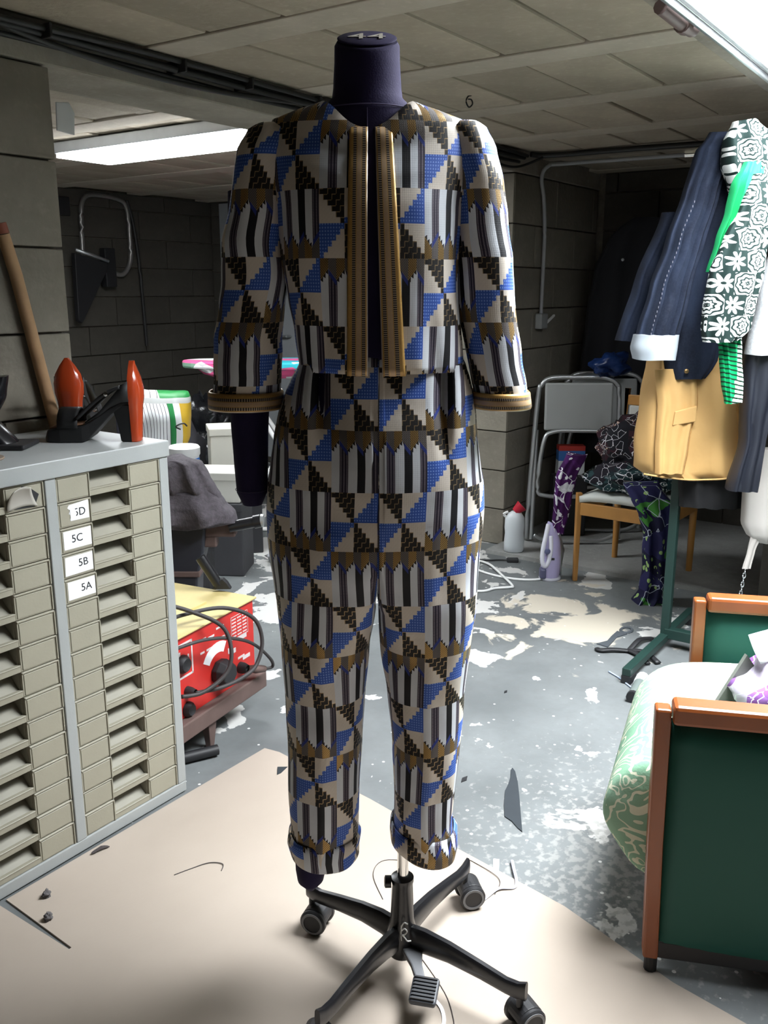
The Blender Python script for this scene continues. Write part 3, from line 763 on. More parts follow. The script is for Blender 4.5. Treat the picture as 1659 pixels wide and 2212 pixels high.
lgL = leg_mesh(TL, -1, 1.0, 2.0); lgR = leg_mesh(TR, 1, 0.0, 5.0)
def turnup(tab, sgn, zt, zb, par, seed, slope):
    mb = MB(); n = 72; rr = []; uv = []
    for f, g in ((0, .002), (.12, .006), (.55, .008), (.9, .007), (1.0, .003)):
        cx, pts, arcs = leg_ring(tab, lerp(zt, zb, f), sgn, n, g); ring = []
        for (x, y), l in zip(pts, arcs):
            w = noise.noise_vector(Vector((x*18+seed, y*18, f*2)))
            ring.append((x+w.x*.005, y+w.y*.006, lerp(zt, zb, f)+slope*(x-cx)*(.4+f*.6)+.10*(y if y < 0 else 0)*f*1.2+w.z*.003)); uv.append(((l+cx)/CW+.37, -f*.24+.37+seed))
        rr.append(ring)
    mb.loft(rr, closed=False, cap=False); build('turn_up', mb, M_KENTE, par, smooth=True, uv=uv, solid=.003)
turnup(TL, -1, .330, .286, lgL, 0.0, -.04); turnup(TR, 1, .342, .300, lgR, 0.35, -.26)
c = MB(); c.tube([(-.0415+.0*z, -interp(TL, z)[2]-.0015, z) for z in [1.235-.01*k for k in range(42)]], .0008, 5)
build('fly_seam', c, mat('dark_seam', (0.02, 0.02, 0.03), 0.9, 0, 0), trs)

# ================================================================== drawer cabinet
M_CABF = mat('grey_steel_paint', (0.33, 0.345, 0.34), 0.45, 0, 0.10, 9, 0.05, 200)
M_DRAW = mat('putty_steel_paint', (0.31, 0.29, 0.225), 0.5, 0, 0.12, 7, 0.05, 200)
M_DRAWIN = mat('drawer_inside', (0.26, 0.245, 0.195), 0.6, 0, 0.2, 10)
cab = thing('drawer_cabinet', 'grey steel cabinet with two columns of shallow putty coloured drawers', 'cabinet', (1.19, 1.73, 0.004))
c = MB()
c.bx(-.345, .342, -.006, .40, .937, .977)                     # top with its lip
c.bx(-.345, .340, .0, .40, .0, .030)                          # plinth
c.bx(-.345, -.318, 0, .40, .03, .937); c.bx(.312, .340, 0, .40, .03, .937); c.bx(-.016, .012, 0, .40, .03, .937)
c.bx(-.345, .34, .39, .40, .03, .937)
build('body', c, M_CABF, cab, bevel=0.0025)
PITCH_D = (0.937-0.030)/15
DW, DH = 0.298, PITCH_D-0.0022
d = MB(); yf = 0.004
d.bx(0, .089, yf, yf+.012, 0, DH); d.bx(.202, DW, yf, yf+.012, 0, DH); d.bx(.089, .202, yf, yf+.010, 0, .0165)
d.bx(.004, .084, yf-.0016, yf, .003, DH-.006); d.bx(.206, DW-.010, yf-.0016, yf, .003, DH-.006)      # pressed tab faces
d.bx(.0895, .2015, yf-.0015, yf+.001, .0135, .0165); d.bx(DW-.0035, DW, yf-.003, yf, 0, DH); d.bx(.0855, .089, yf-.003, yf, .0, DH)
d.bx(.202, DW, yf-.003, yf, DH-.0035, DH); d.bx(0, .089, yf-.003, yf, DH-.0035, DH)
tr_ = MB()
tr_.bx(.002, DW-.002, yf+.012, .36, .002, .005)
tr_.add([(.089, .014, .014), (.202, .014, .014), (.202, .060, DH-.004), (.089, .060, DH-.004), (.089, .016, .012), (.202, .016, .012), (.202, .064, DH-.004), (.089, .064, DH-.004)], [(0,1,2,3), (7,6,5,4), (0,4,5,1), (1,5,6,2), (2,6,7,3), (3,7,4,0)])
tr_.bx(.1995, .202, .012, .06, .014, DH-.002); tr_.bx(.089, .0915, .012, .06, .014, DH-.002)
proto = None; drawers = {}
for ci, x0 in enumerate((-.317, .013)):
    for ri in range(15):
        z = .031 + PITCH_D*(14-ri)
        if proto is None:
            proto = build('drawer', d, M_DRAW, cab, bevel=0.0007, segs=1); tray0 = build('drawer_tray', tr_, M_DRAWIN, proto); o = proto
        else: o = dup(proto, cab); dup(tray0, o)
        o.location = (x0, random.uniform(-.0015, .0015), z); o.rotation_euler = (0, 0, random.uniform(-.003, .003)); drawers[ci, ri] = o
def sticker(key, txt, dx, poly, tx):
    par = drawers[key]; s_ = MB(); s_.slab(poly, yf-.0022, yf-.0016, 0)
    t_ = text_mesh(txt, .026, .0002)
    xf(t_, Matrix.Translation((tx, yf-.0025, .030)) @ Matrix.Rotation(PI/2, 4, 'X'))
    s_.add(t_.v, t_.f, 1)
    o = build('label_sticker', s_, [M_PAPER, M_INK], par); o['label'] = 'white paper sticker reading ' + txt
    return o
rect = [(.008, .008), (.083, .008), (.083, .051), (.008, .051)]
sticker((1, 1), '5D', 0, [(.030, .013), (.081, .012), (.081, .055), (.028, .050), (.024, .044), (.030, .038), (.027, .030), (.033, .024), (.029, .018)], .056)
tear = MB(); tear.slab([(.030, .018), (.044, .018), (.046, .030), (.043, .040), (.030, .042)], yf-.0030, yf-.0025); build('torn_corner', tear, M_PAPER, drawers[1, 1])
sticker((1, 2), '5C', 0, rect, .044); sticker((1, 3), '5B', 0, [(.006, .006), (.083, .007), (.083, .050), (.008, .050)], .056); sticker((1, 4), '5A', 0, rect, .058)
# bent flap on the first drawer of the left column
rr = []
for k in range(9):
    f = k/8; rr.append([(.204+.075*u_*(1-.35*f), yf-.004-.03*f*f*(1-.3*u_), .004+.048*f+.006*math.sin(u_*3)) for u_ in [j/8 for j in range(9)]])
fl_ = MB(); fl_.loft(rr, closed=False, cap=False); build('bent_flap', fl_, mat('grey_card', (0.40, 0.38, 0.34), 0.7), drawers[0, 0], smooth=True, solid=.001)
c = MB(); c.slab([(.222, .006), (.272, .004), (.285, .030), (.262, .050), (.245, .054)], yf-.0024, yf-.0018); build('torn_hole', c, M_BLACKP, drawers[0, 0])

# ================================================================== things on the cabinet
CT = 0.982
M_ORANGE = mat('orange_patent_leather', (0.36, 0.045, 0.012), 0.16, 0, 0.05)
M_BLEATH = mat('black_suede', (0.010, 0.010, 0.011), 0.6, 0, 0.2)
M_BPAT = mat('black_patent', (0.010, 0.010, 0.012), 0.2, 0, 0)
M_INSOLE = mat('tan_insole', (0.20, 0.10, 0.05), 0.6, 0, 0.25, 20)
def sandal(label, loc, rz, tip=0.0):
    """toe towards -x, heel towards +x"""
    t = thing('sandal', label, 'shoe', loc, rz, 'pair of orange and black sandals'); t.rotation_euler = (tip, 0, rz); t.scale = (.90, .92, 1.0)
    prof = [(-.125, .000, .012, .026), (-.115, .0, .030, .036), (-.08, .0, .036, .042), (-.02, .0, .040, .040), (.0, .012, .048, .036), (.03, .040, .066, .032), (.06, .068, .086, .030), (.085, .084, .098, .030), (.125, .088, .102, .028)]
    c = MB(); rg = []
    for x, zb, zt, w in prof: rg.append([(x, -w, zb), (x, w, zb), (x, w*1.02, zt), (x, w*.5, zt+.003), (x, -w*.5, zt+.003), (x, -w*1.02, zt)])
    c.loft(rg); build('platform', c, M_BLEATH, t, bevel=.003)
    c = MB(); rg = []
    for x, zb, zt, w in prof: rg.append([(x+.004, -w*.86, zt+.0032), (x+.004, w*.86, zt+.0032), (x+.004, w*.8, zt+.006), (x+.004, -w*.8, zt+.006)])
    c.loft(rg); build('insole', c, M_INSOLE, t)
    c = MB(); rg = []
    for z, x0, x1, w in ((0.0, .080, .112, .026), (.04, .074, .112, .028), (.092, .060, .112, .033)): rg.append([(x0, -w*.8, z), (x1, -w, z), (x1, w, z), (x0, w*.8, z)])
    c.loft(rg); build('heel_block', c, M_BLEATH, t, bevel=.003)
    c = MB(); rg = []
    for z, x1, w in ((0.0, .132, .0265), (.04, .135, .0285), (.088, .139, .0335), (.108, .143, .039), (.132, .143, .040), (.156, .137, .034), (.178, .129, .020), (.197, .122, .004)):
        rg.append([(.111, -w, z), (.124, -w*.97, z), (lerp(.124, x1, .75), -w*.7, z), (x1, -w*.3, z), (x1, w*.3, z), (lerp(.124, x1, .75), w*.7, z), (.124, w*.97, z), (.111, w, z), (.113, w*.85, z), (.113, -w*.85, z)])
    c.loft(rg); build('heel', c, M_ORANGE, t, smooth=True, angle=45)
    for s_ in (-1, 1):
        c = MB(); rg = []
        for x, zb, zt, w in ((-.01, .046, .050, .036), (.03, .066, .075, .034), (.06, .086, .105, .034), (.09, .098, .135, .037), (.112, .100, .150, .038)): rg.append([(x, s_*w, zb), (x, s_*w*1.03, lerp(zb, zt, .5)), (x, s_*w, zt)])
        c.loft(rg, closed=False, cap=False); build('side_quarter', c, M_BLEATH, t, smooth=True, solid=.003)
    c = MB(); rg = []
    for a in range(9):
        b = PI*a/8; rg.append([(-.085+dx_, -.044*math.cos(b), .036+.046*math.sin(b)) for dx_ in (0, .022, .045, .055)])
    c.loft(rg, closed=False, cap=False); build('toe_strap', c, M_BLEATH, t, smooth=True, solid=.004)
    for s_ in (-1, 1):
        c = MB(); c.tube(smoothpath([(-.03, .038*s_, .06), (.02, .036*s_, .10), (.06, .035*s_, .125), (.09, .033*s_, .135)], 5), [.012]*16, 6, flat=.4)
        build('strap', c, M_BLEATH, t, smooth=True)
    c = MB(); c.lathe([(.006, 0), (.006, .003), (.002, .004)], (.055, -.046, .12), 12, rot=Matrix.Rotation(PI/2, 3, 'X')); build('buckle', c, M_CHROME, t)
    return t
sandal('orange-heeled black sandal seen side on at the cabinet edge', (1.422, 1.872, CT), R(-55))
sandal('orange-heeled black sandal standing with its heel to the front', (1.528, 2.060, CT), R(-140), 0)
bt = thing('black_boot', 'black patent boot lying on the cabinet beside the sandals', 'shoe', (1.20, 2.02, CT), FACE)
cloth('shaft', [(.165, .02, .075, .03, .02), (.12, -.06, .07, .02, .035), (.07, -.10, .05, .0, .045), (.0, -.13, .10, .0, .05)], M_BPAT, bt, amp=.002, wr=.003)
c = MB(); c.bx(-.15, .13, -.052, .052, -.0005, .012); build('sole', c, M_BLACKP, bt, bevel=.005)
stk = thing('broom_handle', 'worn wooden stick leaning against the left pillar above the shoes', 'stick', (1.50, 2.136, CT))
c = MB(); c.tube([(0, 0, .002), (-.075, .004, .40), (-.10, .005, .50)], [.0165, .0165, .016], 14); build('shaft', c, mat('raw_wood', (0.40, 0.24, 0.12), 0.7, 0, 0.4, 14), stk, smooth=True, angle=50)
c = MB(); c.tube([(-.1005, .005, .502), (-.1055, .0052, .527)], [.0165, .015], 14); build('tip', c, mat('red_brown_tip', (0.22, 0.06, 0.03), 0.6), stk, smooth=True, angle=50)
c = MB(); c.lathe([(.052, 0), (.054, .002), (.052, .005)], (0, 0, 0), 32, sy=.9)
dsc = tag(build('wooden_disc', c, [mat('brown_card', (0.20, 0.15, 0.11), 0.7), M_INK], None, loc=(1.105, 1.86, CT-.001)), 'small round brown disc with a slot on the cabinet top', 'disc')
c = MB(); c.box((0, 0, .0055), (.022, .003, .0008)); o = build('slot', c, M_INK, dsc, loc=(.016, -.012, 0), rot=(0, 0, R(-45)))
c = MB(); c.lathe([(.0, 0), (.04, 0), (.048, .03), (.046, .09), (.03, .115), (.0, .12)], (0, 0, 0), 24)
tag(build('orange_pot', c, mat('amber_plastic', (0.42, 0.16, 0.04), 0.35), None, smooth=True, loc=(1.245, 2.10, CT)), 'orange-brown rounded pot at the left end of the cabinet top', 'pot')

# ================================================================== welding set by the cabinet
wl = thing('welding_machine', 'red fronted welding machine with yellow lid on a rusty trolley', 'welder', (1.775, 1.859, 0.0), R(9))
M_RED = mat('red_paint', (0.52, 0.025, 0.02), 0.4, 0, 0.15, 6)
M_YEL = mat('dirty_yellow_paint', (0.58, 0.47, 0.20), 0.55, 0, 0.25, 9)
M_AMB = mat('amber_paint', (0.45, 0.22, 0.02), 0.5, 0, 0.1)
M_RUST = mat('rusty_steel', (0.13, 0.085, 0.075), 0.7, 0.2, 0.3, 16)
c = MB(); c.bx(-.22, .217, 0.0, .006, .148, .398); wf = build('front_panel', c, M_RED, wl, bevel=.002)
c = MB(); c.bx(-.225, .222, -.012, .36, .398, .404); c.bx(-.225, .1, .09, .16, .402, .412); build('lid', c, M_YEL, wl, bevel=.002)
c = MB(); c.bx(.214, .221, .006, .36, .148, .398); c.bx(-.221, -.214, .006, .36, .148, .398); c.bx(-.22, .22, .354, .36, .148, .398); c.bx(.221, .232, .03, .06, .15, .30); build('casing', c, M_AMB, wl, bevel=.002)
c = MB(); c.bx(-.24, .238, -.03, .02, .095, .148); c.bx(-.24, .238, .34, .39, .095, .148); c.bx(-.24, -.19, .02, .34, .095, .148); c.bx(.188, .238, .02, .34, .095, .148); build('trolley_frame', c, M_RUST, wl, bevel=.004)
for lx, ly in ((-.035, .005), (-.20, .005), (.12, .36), (-.2, .36)):
    c = MB(); rg = [[(lx-.022, ly-.02, .10), (lx+.022, ly-.02, .10), (lx+.022, ly+.01, .10), (lx-.022, ly+.01, .10)], [(lx-.006, ly-.012, 0), (lx+.012, ly-.012, 0), (lx+.012, ly+.006, 0), (lx-.006, ly+.006, 0)]]
    c.loft(rg); build('leg', c, M_RUST, wl, bevel=.002)
c = MB()
oct_ = [(.045*math.cos(R(22.5+45*k)), .045*math.sin(R(22.5+45*k))) for k in range(8)]
rg = [[(.025+x*k_, y_, .225+z*k_) for x, z in oct_] for y_, k_ in ((0, .9), (-.02, .95), (-.045, .75))]
c.loft(rg); build('dial', c, M_BLACKP, wl, bevel=.003)
c = MB(); arc = [(.052*math.cos(a), .052*math.sin(a)) for a in [R(60+90*k/8) for k in range(9)]] + [(.085*math.cos(a), .085*math.sin(a)) for a in [R(150-90*k/8) for k in range(9)]]
c.slab([(x+.025, z+.235) for x, z in arc], -.0015, 0); build('dial_scale', c, M_PAPER, wl)
for nm, x, z, r_, ln in (('socket', -.128, .225, .013, .03), ('socket', -.130, .170, .020, .018), ('socket', .135, .195, .016, .03), ('switch_knob', -.145, .315, .024, .02)):
    c = MB(); c.lathe([(r_*1.15, 0), (r_*1.1, ln*.5), (r_*.8, ln), (r_*.3, ln*.7)], (x, 0, z), 18, rot=Matrix.Rotation(PI/2, 3, 'X')); build(nm, c, M_BLACKP, wl, smooth=True, angle=40)
c = MB(); c.tube([(.14, -.03, .195), (.155, -.045, .19), (.185, -.06, .182)], [.010, .014, .010], 10); build('cable_plug', c, M_RUST, wl, smooth=True)
# printed marks on the red panel
c = MB()
def fr_(x0, x1, z0, z1, w, mi=0):
    for a in ((x0, x1, z0, z0+w), (x0, x1, z1-w, z1), (x0, x0+w, z0, z1), (x1-w, x1, z0, z1)): c.bx(a[0], a[1], -.0012, 0, a[2], a[3], mi)
fr_(-.19, -.095, .27, .375, .006); c.bx(-.17, -.15, -.0012, 0, .33, .352); c.bx(-.135, -.112, -.0012, 0, .30, .305); c.bx(-.118, -.112, -.0012, 0, .29, .335)
for k, (x0, x1, z) in enumerate(((-.06, -.03, .35), (-.06, -.04, .31), (-.02, .01, .345), (-.03, .01, .31), (.02, .06, .36), (.03, .062, .325))): c.bx(x0, x1, -.0012, 0, z, z+.006)
for k in range(6):
    for j in range(3): c.bx(.10+.028*j, .122+.028*j, -.0010, 0, .305+.011*k, .309+.011*k)
fr_(.095, .185, .298, .372, .0015); c.bx(.075, .10, -.0012, 0, .262, .28); c.bx(.13, .175, -.0012, 0, .285, .30); c.bx(.10, .115, -.0012, 0, .255, .27); c.bx(.125, .16, -.0012, 0, .225, .232); c.bx(.15, .19, -.0012, 0, .214, .226)
o = build('white_markings', c, mat('worn_white_print', (0.62, 0.55, 0.55), 0.6, 0, 0.2), wl); o['kind'] = 'stuff'
lm = MB()
for nm, pts, r_ in (('welding_lead', [(-.17, .06, .50), (-.10, .0, .46), (-.03, -.06, .40), (-.03, -.09, .33), (-.06, -.09, .27), (-.13, -.06, .235), (-.19, -.03, .24)], .0062),
                    ('welding_lead', [(-.20, .05, .44), (-.10, .02, .445), (.02, -.03, .435), (.10, -.08, .385), (.115, -.10, .31), (.08, -.10, .245), (.02, -.09, .225), (-.06, -.07, .222), (-.128, -.03, .225)], .0062),
                    ('welding_lead', [(-.22, -.02, .385), (-.12, -.05, .385), (-.03, -.07, .365), (.06, -.08, .325), (.13, -.08, .275), (.19, -.08, .215), (.205, -.075, .185), (.185, -.06, .182)], .0052),
                    ('welding_lead', [(-.22, .12, .43), (-.12, .10, .47), (-.05, .12, .475), (.03, .18, .45), (.0, .24, .415)], .0055)):
    c = MB(); c.tube(smoothpath(pts, 7), r_, 8); build(nm, c, mat('lead_rubber', (0.035, 0.03, 0.03), 0.6, 0, 0.2), wl, smooth=True)
gun = thing('pipe_offcut', 'short black steel tube standing tilted on the welding machine lid', 'pipe', (1.955, 2.035, .413), FACE)
c = MB(); c.tube([(.02, .0, .012), (-.028, .0, .095), (-.034, .0, .105)], [.016, .017, .0165], 16); build('tube', c, M_BLACKM, gun, smooth=True, angle=50)
c = MB(); c.slab([(.0, .0), (.062, .0), (.05, .022), (.036, .036), (.018, .026)], -.012, .012); build('foot', c, M_BLACKP, gun, bevel=.003)

# ------------------------------------------------------------------ bench vise under grey felt
M_FELT = mat('grey_felt', (0.095, 0.082, 0.095), 0.95, 0, 0.7, 60, 0.7, 90)
vz = thing('bench_vise', 'dark cast iron bench vise on a stand behind the welding machine', 'vise', (2.2, 2.42, 0), FACE)
c = MB(); rg = [[(x0, -.05, z), (x1, -.05, z), (x1, .07, z), (x0, .07, z)] for z, x0, x1 in ((0, -.06, .03), (.33, -.045, .05), (.42, -.05, .075), (.55, -.05, .09))]
c.loft(rg); build('body', c, mat('dark_cast_iron', (0.03, 0.032, 0.042), 0.5, 0.3, 0.2), vz, bevel=.008)
c = MB(); c.bx(.05, .19, -.03, .03, .475, .525); c.bx(.06, .12, -.025, .025, .435, .48); build('jaw', c, M_RUST, vz, bevel=.006)
c = MB(); c.tube([(.17, -.03, .515), (.27, -.03, .535)], .021, 16); c.tube([(.26, -.03, .533), (.285, -.03, .538)], .025, 16); build('spindle', c, M_BLACKM, vz, smooth=True, angle=50)
c = MB(); c.lathe([(.024, 0), (.024, .01), (.012, .011)], (.284, -.03, .538), 16, rot=Matrix.Rotation(PI/2, 3, 'Y')); build('spindle_end', c, M_METAL, vz, smooth=True, angle=50)
c = MB(); c.bx(-.05, .06, -.055, .02, .33, .352); build('base_plate', c, M_RUST, vz, bevel=.004)
ft = thing('felt_cloth', 'grey flecked felt cloth draped over the bench vise', 'cloth', (2.2, 2.42, 0), FACE)
cloth('upper_fold', [(.765, -.06, .015, .0, .05), (.745, -.07, .075, .0, .07), (.70, -.08, .105, -.01, .08), (.655, -.08, .125, -.01, .08), (.625, -.08, .14, -.005, .06)], M_FELT, ft, seed=4, amp=.012, k=3, wr=.008)
cloth('lower_fold', [(.65, -.09, .12, -.01, .075), (.60, -.10, .155, -.02, .095), (.565, -.10, .19, -.02, .10), (.535, -.10, .195, -.02, .095), (.515, -.10, .10, -.01, .08)], M_FELT, ft, seed=9, amp=.014, k=2.3, wr=.008)

# ------------------------------------------------------------------ heap in the far left bay
HB = (3.32, 3.367, 0)
def bag_mat():
    m = Mat('striped_shopper', 0.5, 0, 0.4)
    u, v, _ = m.xyz('UV')
    w = u + (v-.7)*(v-.7)*0.9
    st = ((w*62.0).fract() < 0.16)*(w < -.165)
    c = m.mix(st, (0.78, 0.79, 0.80), (0.05, 0.05, 0.06))
    c = m.mix((w > -.175)*(w < -.150), c, (0.02, 0.22, 0.06)); c = m.mix(w > -.118, c, (0.60, 0.38, 0.03))
    c = m.mix((v > .845), c, m.mix(((u*30).fract() < .12), (0.72, 0.72, 0.70), (0.05, 0.05, 0.05)))
    c = m.mix((v > .842)*(w > -.20), c, (0.02, 0.20, 0.05)); c = m.mix((v > .82)*(v < .846), c, (0.42, 0.43, 0.42))
    m.color(c); return m.m
bg_ = thing('shopping_bag', 'woven shopping bag with black stripes, green band and yellow end', 'bag', (3.05, 3.18, 0), FACE)
cloth('sack', [(.87, -.36, -.08, .05, .05), (.84, -.36, -.07, .05, .07), (.75, -.33, -.07, .05, .10), (.65, -.35, -.08, .05, .10), (.54, -.37, -.13, .05, .10), (.42, -.36, -.12, .05, .10)], bag_mat(), bg_, amp=.006, k=4, wr=.006)
c = MB(); c.tube(smoothpath([(-.10, -.055, .70), (-.12, -.065, .715), (-.085, -.06, .73), (-.07, -.05, .715)], 5), .004, 6); build('loop', c, M_BLACKP, bg_, smooth=True)
c = MB(); c.slab([(-.40, .62), (-.345, .66), (-.305, .69), (-.29, .73), (-.30, .80), (-.35, .815), (-.40, .80)], -.075, -.055); build('dark_patch', c, mat('dark_blue_cloth', (0.03, 0.03, 0.045), 0.8), bg_, bevel=.006)
bk = thing('plastic_tub', 'white plastic tub with a blue label and lid by the felt cloth', 'tub', (2.75, 2.95, .47), FACE)
c = MB(); c.lathe([(.055, .0), (.062, .05), (.064, .17)], (-.033, 0, 0), 28); build('tub', c, M_WHITE, bk, smooth=True, angle=50)
c = MB(); c.lathe([(.0645, .115), (.065, .155)], (-.033, 0, .0), 28); build('label_band', c, mat('blue_print', (0.02, 0.16, 0.55), 0.5, 0, 0), bk, smooth=True, angle=50)
c = MB(); c.lathe([(.066, .165), (.069, .17), (.069, .200), (.062, .208), (.0, .208)], (-.033, 0, .0), 28); build('lid', c, M_WHITE, bk, smooth=True, angle=40)
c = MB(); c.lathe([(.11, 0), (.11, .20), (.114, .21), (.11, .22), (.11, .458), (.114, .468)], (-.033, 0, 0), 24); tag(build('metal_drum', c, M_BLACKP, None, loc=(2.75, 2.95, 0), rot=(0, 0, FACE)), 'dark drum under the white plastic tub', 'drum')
M_DARKB = mat('black_bin_liner', (0.012, 0.013, 0.016), 0.25, 0, 0.3, 8, 0.4, 14, bdist=.02)
tag(blob('rubbish_sack', (3.98, 4.10, .33), (.24, .22, .36), M_DARKB, seed=2, amp=.45, flat=.33), 'black plastic rubbish sack heaped behind the mannequin arm', 'sack')
tag(blob('black_holdall', (3.20, 3.66, .38), (.24, .20, .40), mat('black_nylon', (0.02, 0.02, 0.024), 0.6, 0, 0.4, 10), seed=5, amp=.4, flat=.38), 'black holdall standing behind the cartons and shopping bag', 'bag')
tag(blob('rag_heap', (3.35, 4.12, .22), (.26, .22, .24), mat('dark_grey_rag', (0.07, 0.07, 0.075), 0.9, 0, 0.5, 9), seed=8, amp=.4, flat=.22), 'dark grey heap of rags on the floor by the far bay', 'rags')
def carton(name, label, loc, d, rz, m, z0=0):
    t = thing(name, label, 'box', loc, rz)
    c = MB(); c.bx(-d[0]/2, d[0]/2, -d[1]/2, d[1]/2, 0, d[2]); build('body', c, m, t, bevel=.006)
    c = MB(); c.bx(-d[0]/2-.004, d[0]/2+.004, -d[1]/2-.004, d[1]/2+.004, d[2]-.035, d[2]+.004); build('lid', c, m, t, bevel=.004)
M_CREAM = mat('cream_board', (0.55, 0.54, 0.48), 0.7, 0, 0.15)
carton('white_carton', 'cream carton box beside the mannequin wrist', (3.36, 3.30, .40), (.24, .2, .26), R(-40), M_CREAM)
carton('low_carton', 'low pale carton box sitting just below the grey felt', (3.06, 3.10, .361), (.24, .20, .142), R(-60), mat('pale_board', (0.58, 0.57, 0.52), 0.7, 0, 0.15))
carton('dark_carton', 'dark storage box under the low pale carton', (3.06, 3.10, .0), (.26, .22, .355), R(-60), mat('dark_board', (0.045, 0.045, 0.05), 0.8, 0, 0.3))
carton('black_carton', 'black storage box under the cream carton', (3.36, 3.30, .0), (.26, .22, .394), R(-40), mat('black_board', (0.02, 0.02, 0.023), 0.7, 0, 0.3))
ib = thing('ironing_board', 'ironing board with pink, white and turquoise cover in the far bay', 'ironing board', (3.66, 3.71, 0), FACE)
def ib_mat():
    m = Mat('printed_cover', 0.7)
    n = m.voro(7, sc=(1, 1, 2.2), out=1)
    sp = m.t.nodes.new('ShaderNodeSeparateColor'); m.t.links.new(n.v, sp.inputs[0]); r_ = S(m.t, sp.outputs[0])
    c = m.mix(r_ > .33, (0.75, 0.10, 0.28), (0.80, 0.82, 0.82)); c = m.mix(r_ > .62, c, (0.02, 0.42, 0.50)); c = m.mix(r_ > .86, c, (0.20, 0.36, 0.26))
    m.color(c); return m.m
c = MB(); pts = [(-.18, 0), (-.165, .05), (-.11, .10), (0, .14), (.3, .18), (.98, .19), (.98, -.19), (.3, -.18), (0, -.14), (-.11, -.10), (-.165, -.05)]
c.prism(pts, .920, .962); bd = build('board', c, ib_mat(), ib, bevel=.012)
cloth('cover_skirt', [(.950, -.13, .80, -.02, .15), (.89, -.06, .70, -.02, .13), (.865, 0.0, .5, 0, .08)], ib_mat(), ib, amp=.01, k=5)
for a, b in (((.05, -.12, .02), (.75, -.05, .92)), ((.65, -.12, .02), (.1, -.05, .92)), ((.05, .12, .02), (.75, .05, .92)), ((.65, .12, .02), (.1, .05, .92))):
    c = MB(); c.cyl(a, b, .013, 10); build('leg', c, M_WHITE, ib, smooth=True, angle=50)
c = MB(); c.tube(smoothpath([(.0, -.12, .013), (.20, -.12, .013), (.45, -.12, .013), (.7, -.12, .013)], 4), .013, 8); build('foot_bar', c, M_WHITE, ib, smooth=True)
tag(blob('white_rag', (3.42, 2.92, .035), (.16, .12, .05), mat('white_cotton', (0.70, 0.72, 0.76), 0.9, 0, 0.1), seed=12, amp=.6, flat=.034), 'crumpled white rag with purple marks on the floor by the boxes', 'rag')
tag(blob('black_slipper', (3.28, 2.72, .025), (.12, .05, .035), M_BLACKP, seed=14, amp=.3, flat=.024), 'small black slipper on the floor left of the trouser hip', 'slipper')
for i, (a, b, lb) in enumerate((((2.35, 1.98), (2.55, 2.16), 'white plastic strip on the floor right of the welding machine'), ((2.33, 2.02), (2.46, 1.98), 'shorter white plastic strip crossing the other by the welding machine'))):
    c = MB(); c.tube([(a[0], a[1], .008), (b[0], b[1], .008)], .012, 8, flat=.5); tag(build('plastic_strip', c, M_WHITE, None, bevel=.002), lb, 'strip', 'white strips by the welding machine')
c = MB(); c.tube([(1.60, 1.86, .02), (1.72, 1.80, .02)], .016, 10); tag(build('black_rod', c, M_BLACKP, None, smooth=True, angle=50), 'black rod end poking out from behind the cabinet foot', 'rod')

# ================================================================== right bay: jug, folding chairs, wooden chair, iron
jg = thing('plastic_jug', 'translucent white plastic jug with a red cap by the right pillar', 'jug', (4.105, 2.035, .02), FACE)
c = MB(); c.lathe([(.045, 0), (.052, .006), (.053, .05), (.049, .10), (.052, .13), (.050, .18), (.034, .205), (.022, .212), (.02, .215)], (.0, 0, 0), 24, sx=1.0, sy=.8)
build('body', c, mat('milky_plastic', (0.62, 0.66, 0.68), 0.35, 0, 0.05), jg, smooth=True, angle=50)
c = MB(); c.tube([(.0, 0, .212), (.035, 0, .245)], [.020, .032], 16); build('cap', c, mat('red_plastic', (0.45, 0.01, 0.03), 0.4, 0, 0), jg, smooth=True, angle=50)
c = MB(); c.tube(smoothpath([(-.045, 0, .185), (-.058, 0, .20), (-.035, 0, .212)], 4), .007, 8); build('handle', c, M_WHITE, jg, smooth=True)
def folding_chair(label, loc, rz, lean, boxed=False):
    t = thing('folding_chair', label, 'chair', loc, rz, 'folded metal chairs against the wall'); t.rotation_euler = (lean, 0, rz)
    def loop(pts): return smoothpath(pts, 6)
    c = MB(); c.tube(loop([(-.17, 0, .012), (-.165, 0, .20), (-.13, 0, .76), (-.11, 0, .84), (-.06, 0, .875), (.08, 0, .878), (.22, 0, .875), (.285, 0, .84), (.30, 0, .76), (.32, 0, .2), (.325, 0, .012)]), .013, 10)
    build('back_frame', c, M_METAL, t, smooth=True)
    c = MB(); c.tube([Vector(p) for p in smoothpath([(-.125, -.045, .30), (-.10, -.045, .54), (-.05, -.045, .595), (.10, -.045, .60), (.24, -.045, .59), (.28, -.045, .53), (.285, -.045, .31), (.24, -.045, .255), (.08, -.045, .25), (-.08, -.045, .255)], 6, closed=True)], .011, 10, closed=True)
    build('front_frame', c, M_METAL, t, smooth=True)
    c = MB(); c.bx(-.095, .265, -.02, .0, .60, .85); build('seat_panel', c, mat('grey_laminate', (0.33, 0.34, 0.33), 0.5, 0, 0.12), t, bevel=.012)
    for s_ in (-.15, .305):
        c = MB(); c.tube([(s_, -.03, .015), (s_*.9+.008, .02, .60)], .011, 8); build('leg', c, M_METAL, t, smooth=True, angle=50)
    c = MB(); c.tube(smoothpath([(-.14, -.06, .045), (-.09, -.065, .02), (.0, -.065, .012), (.2, -.065, .012), (.29, -.06, .045)], 5), .010, 8); build('foot_rail', c, M_METAL, t, smooth=True)
    return t
folding_chair('folded metal chair with grey panel, the front one of two', (4.42, 1.93, .02), FACE, R(-4))
folding_chair('folded metal chair standing behind the front folded one', (4.72, 1.91, .02), FACE, R(-4))
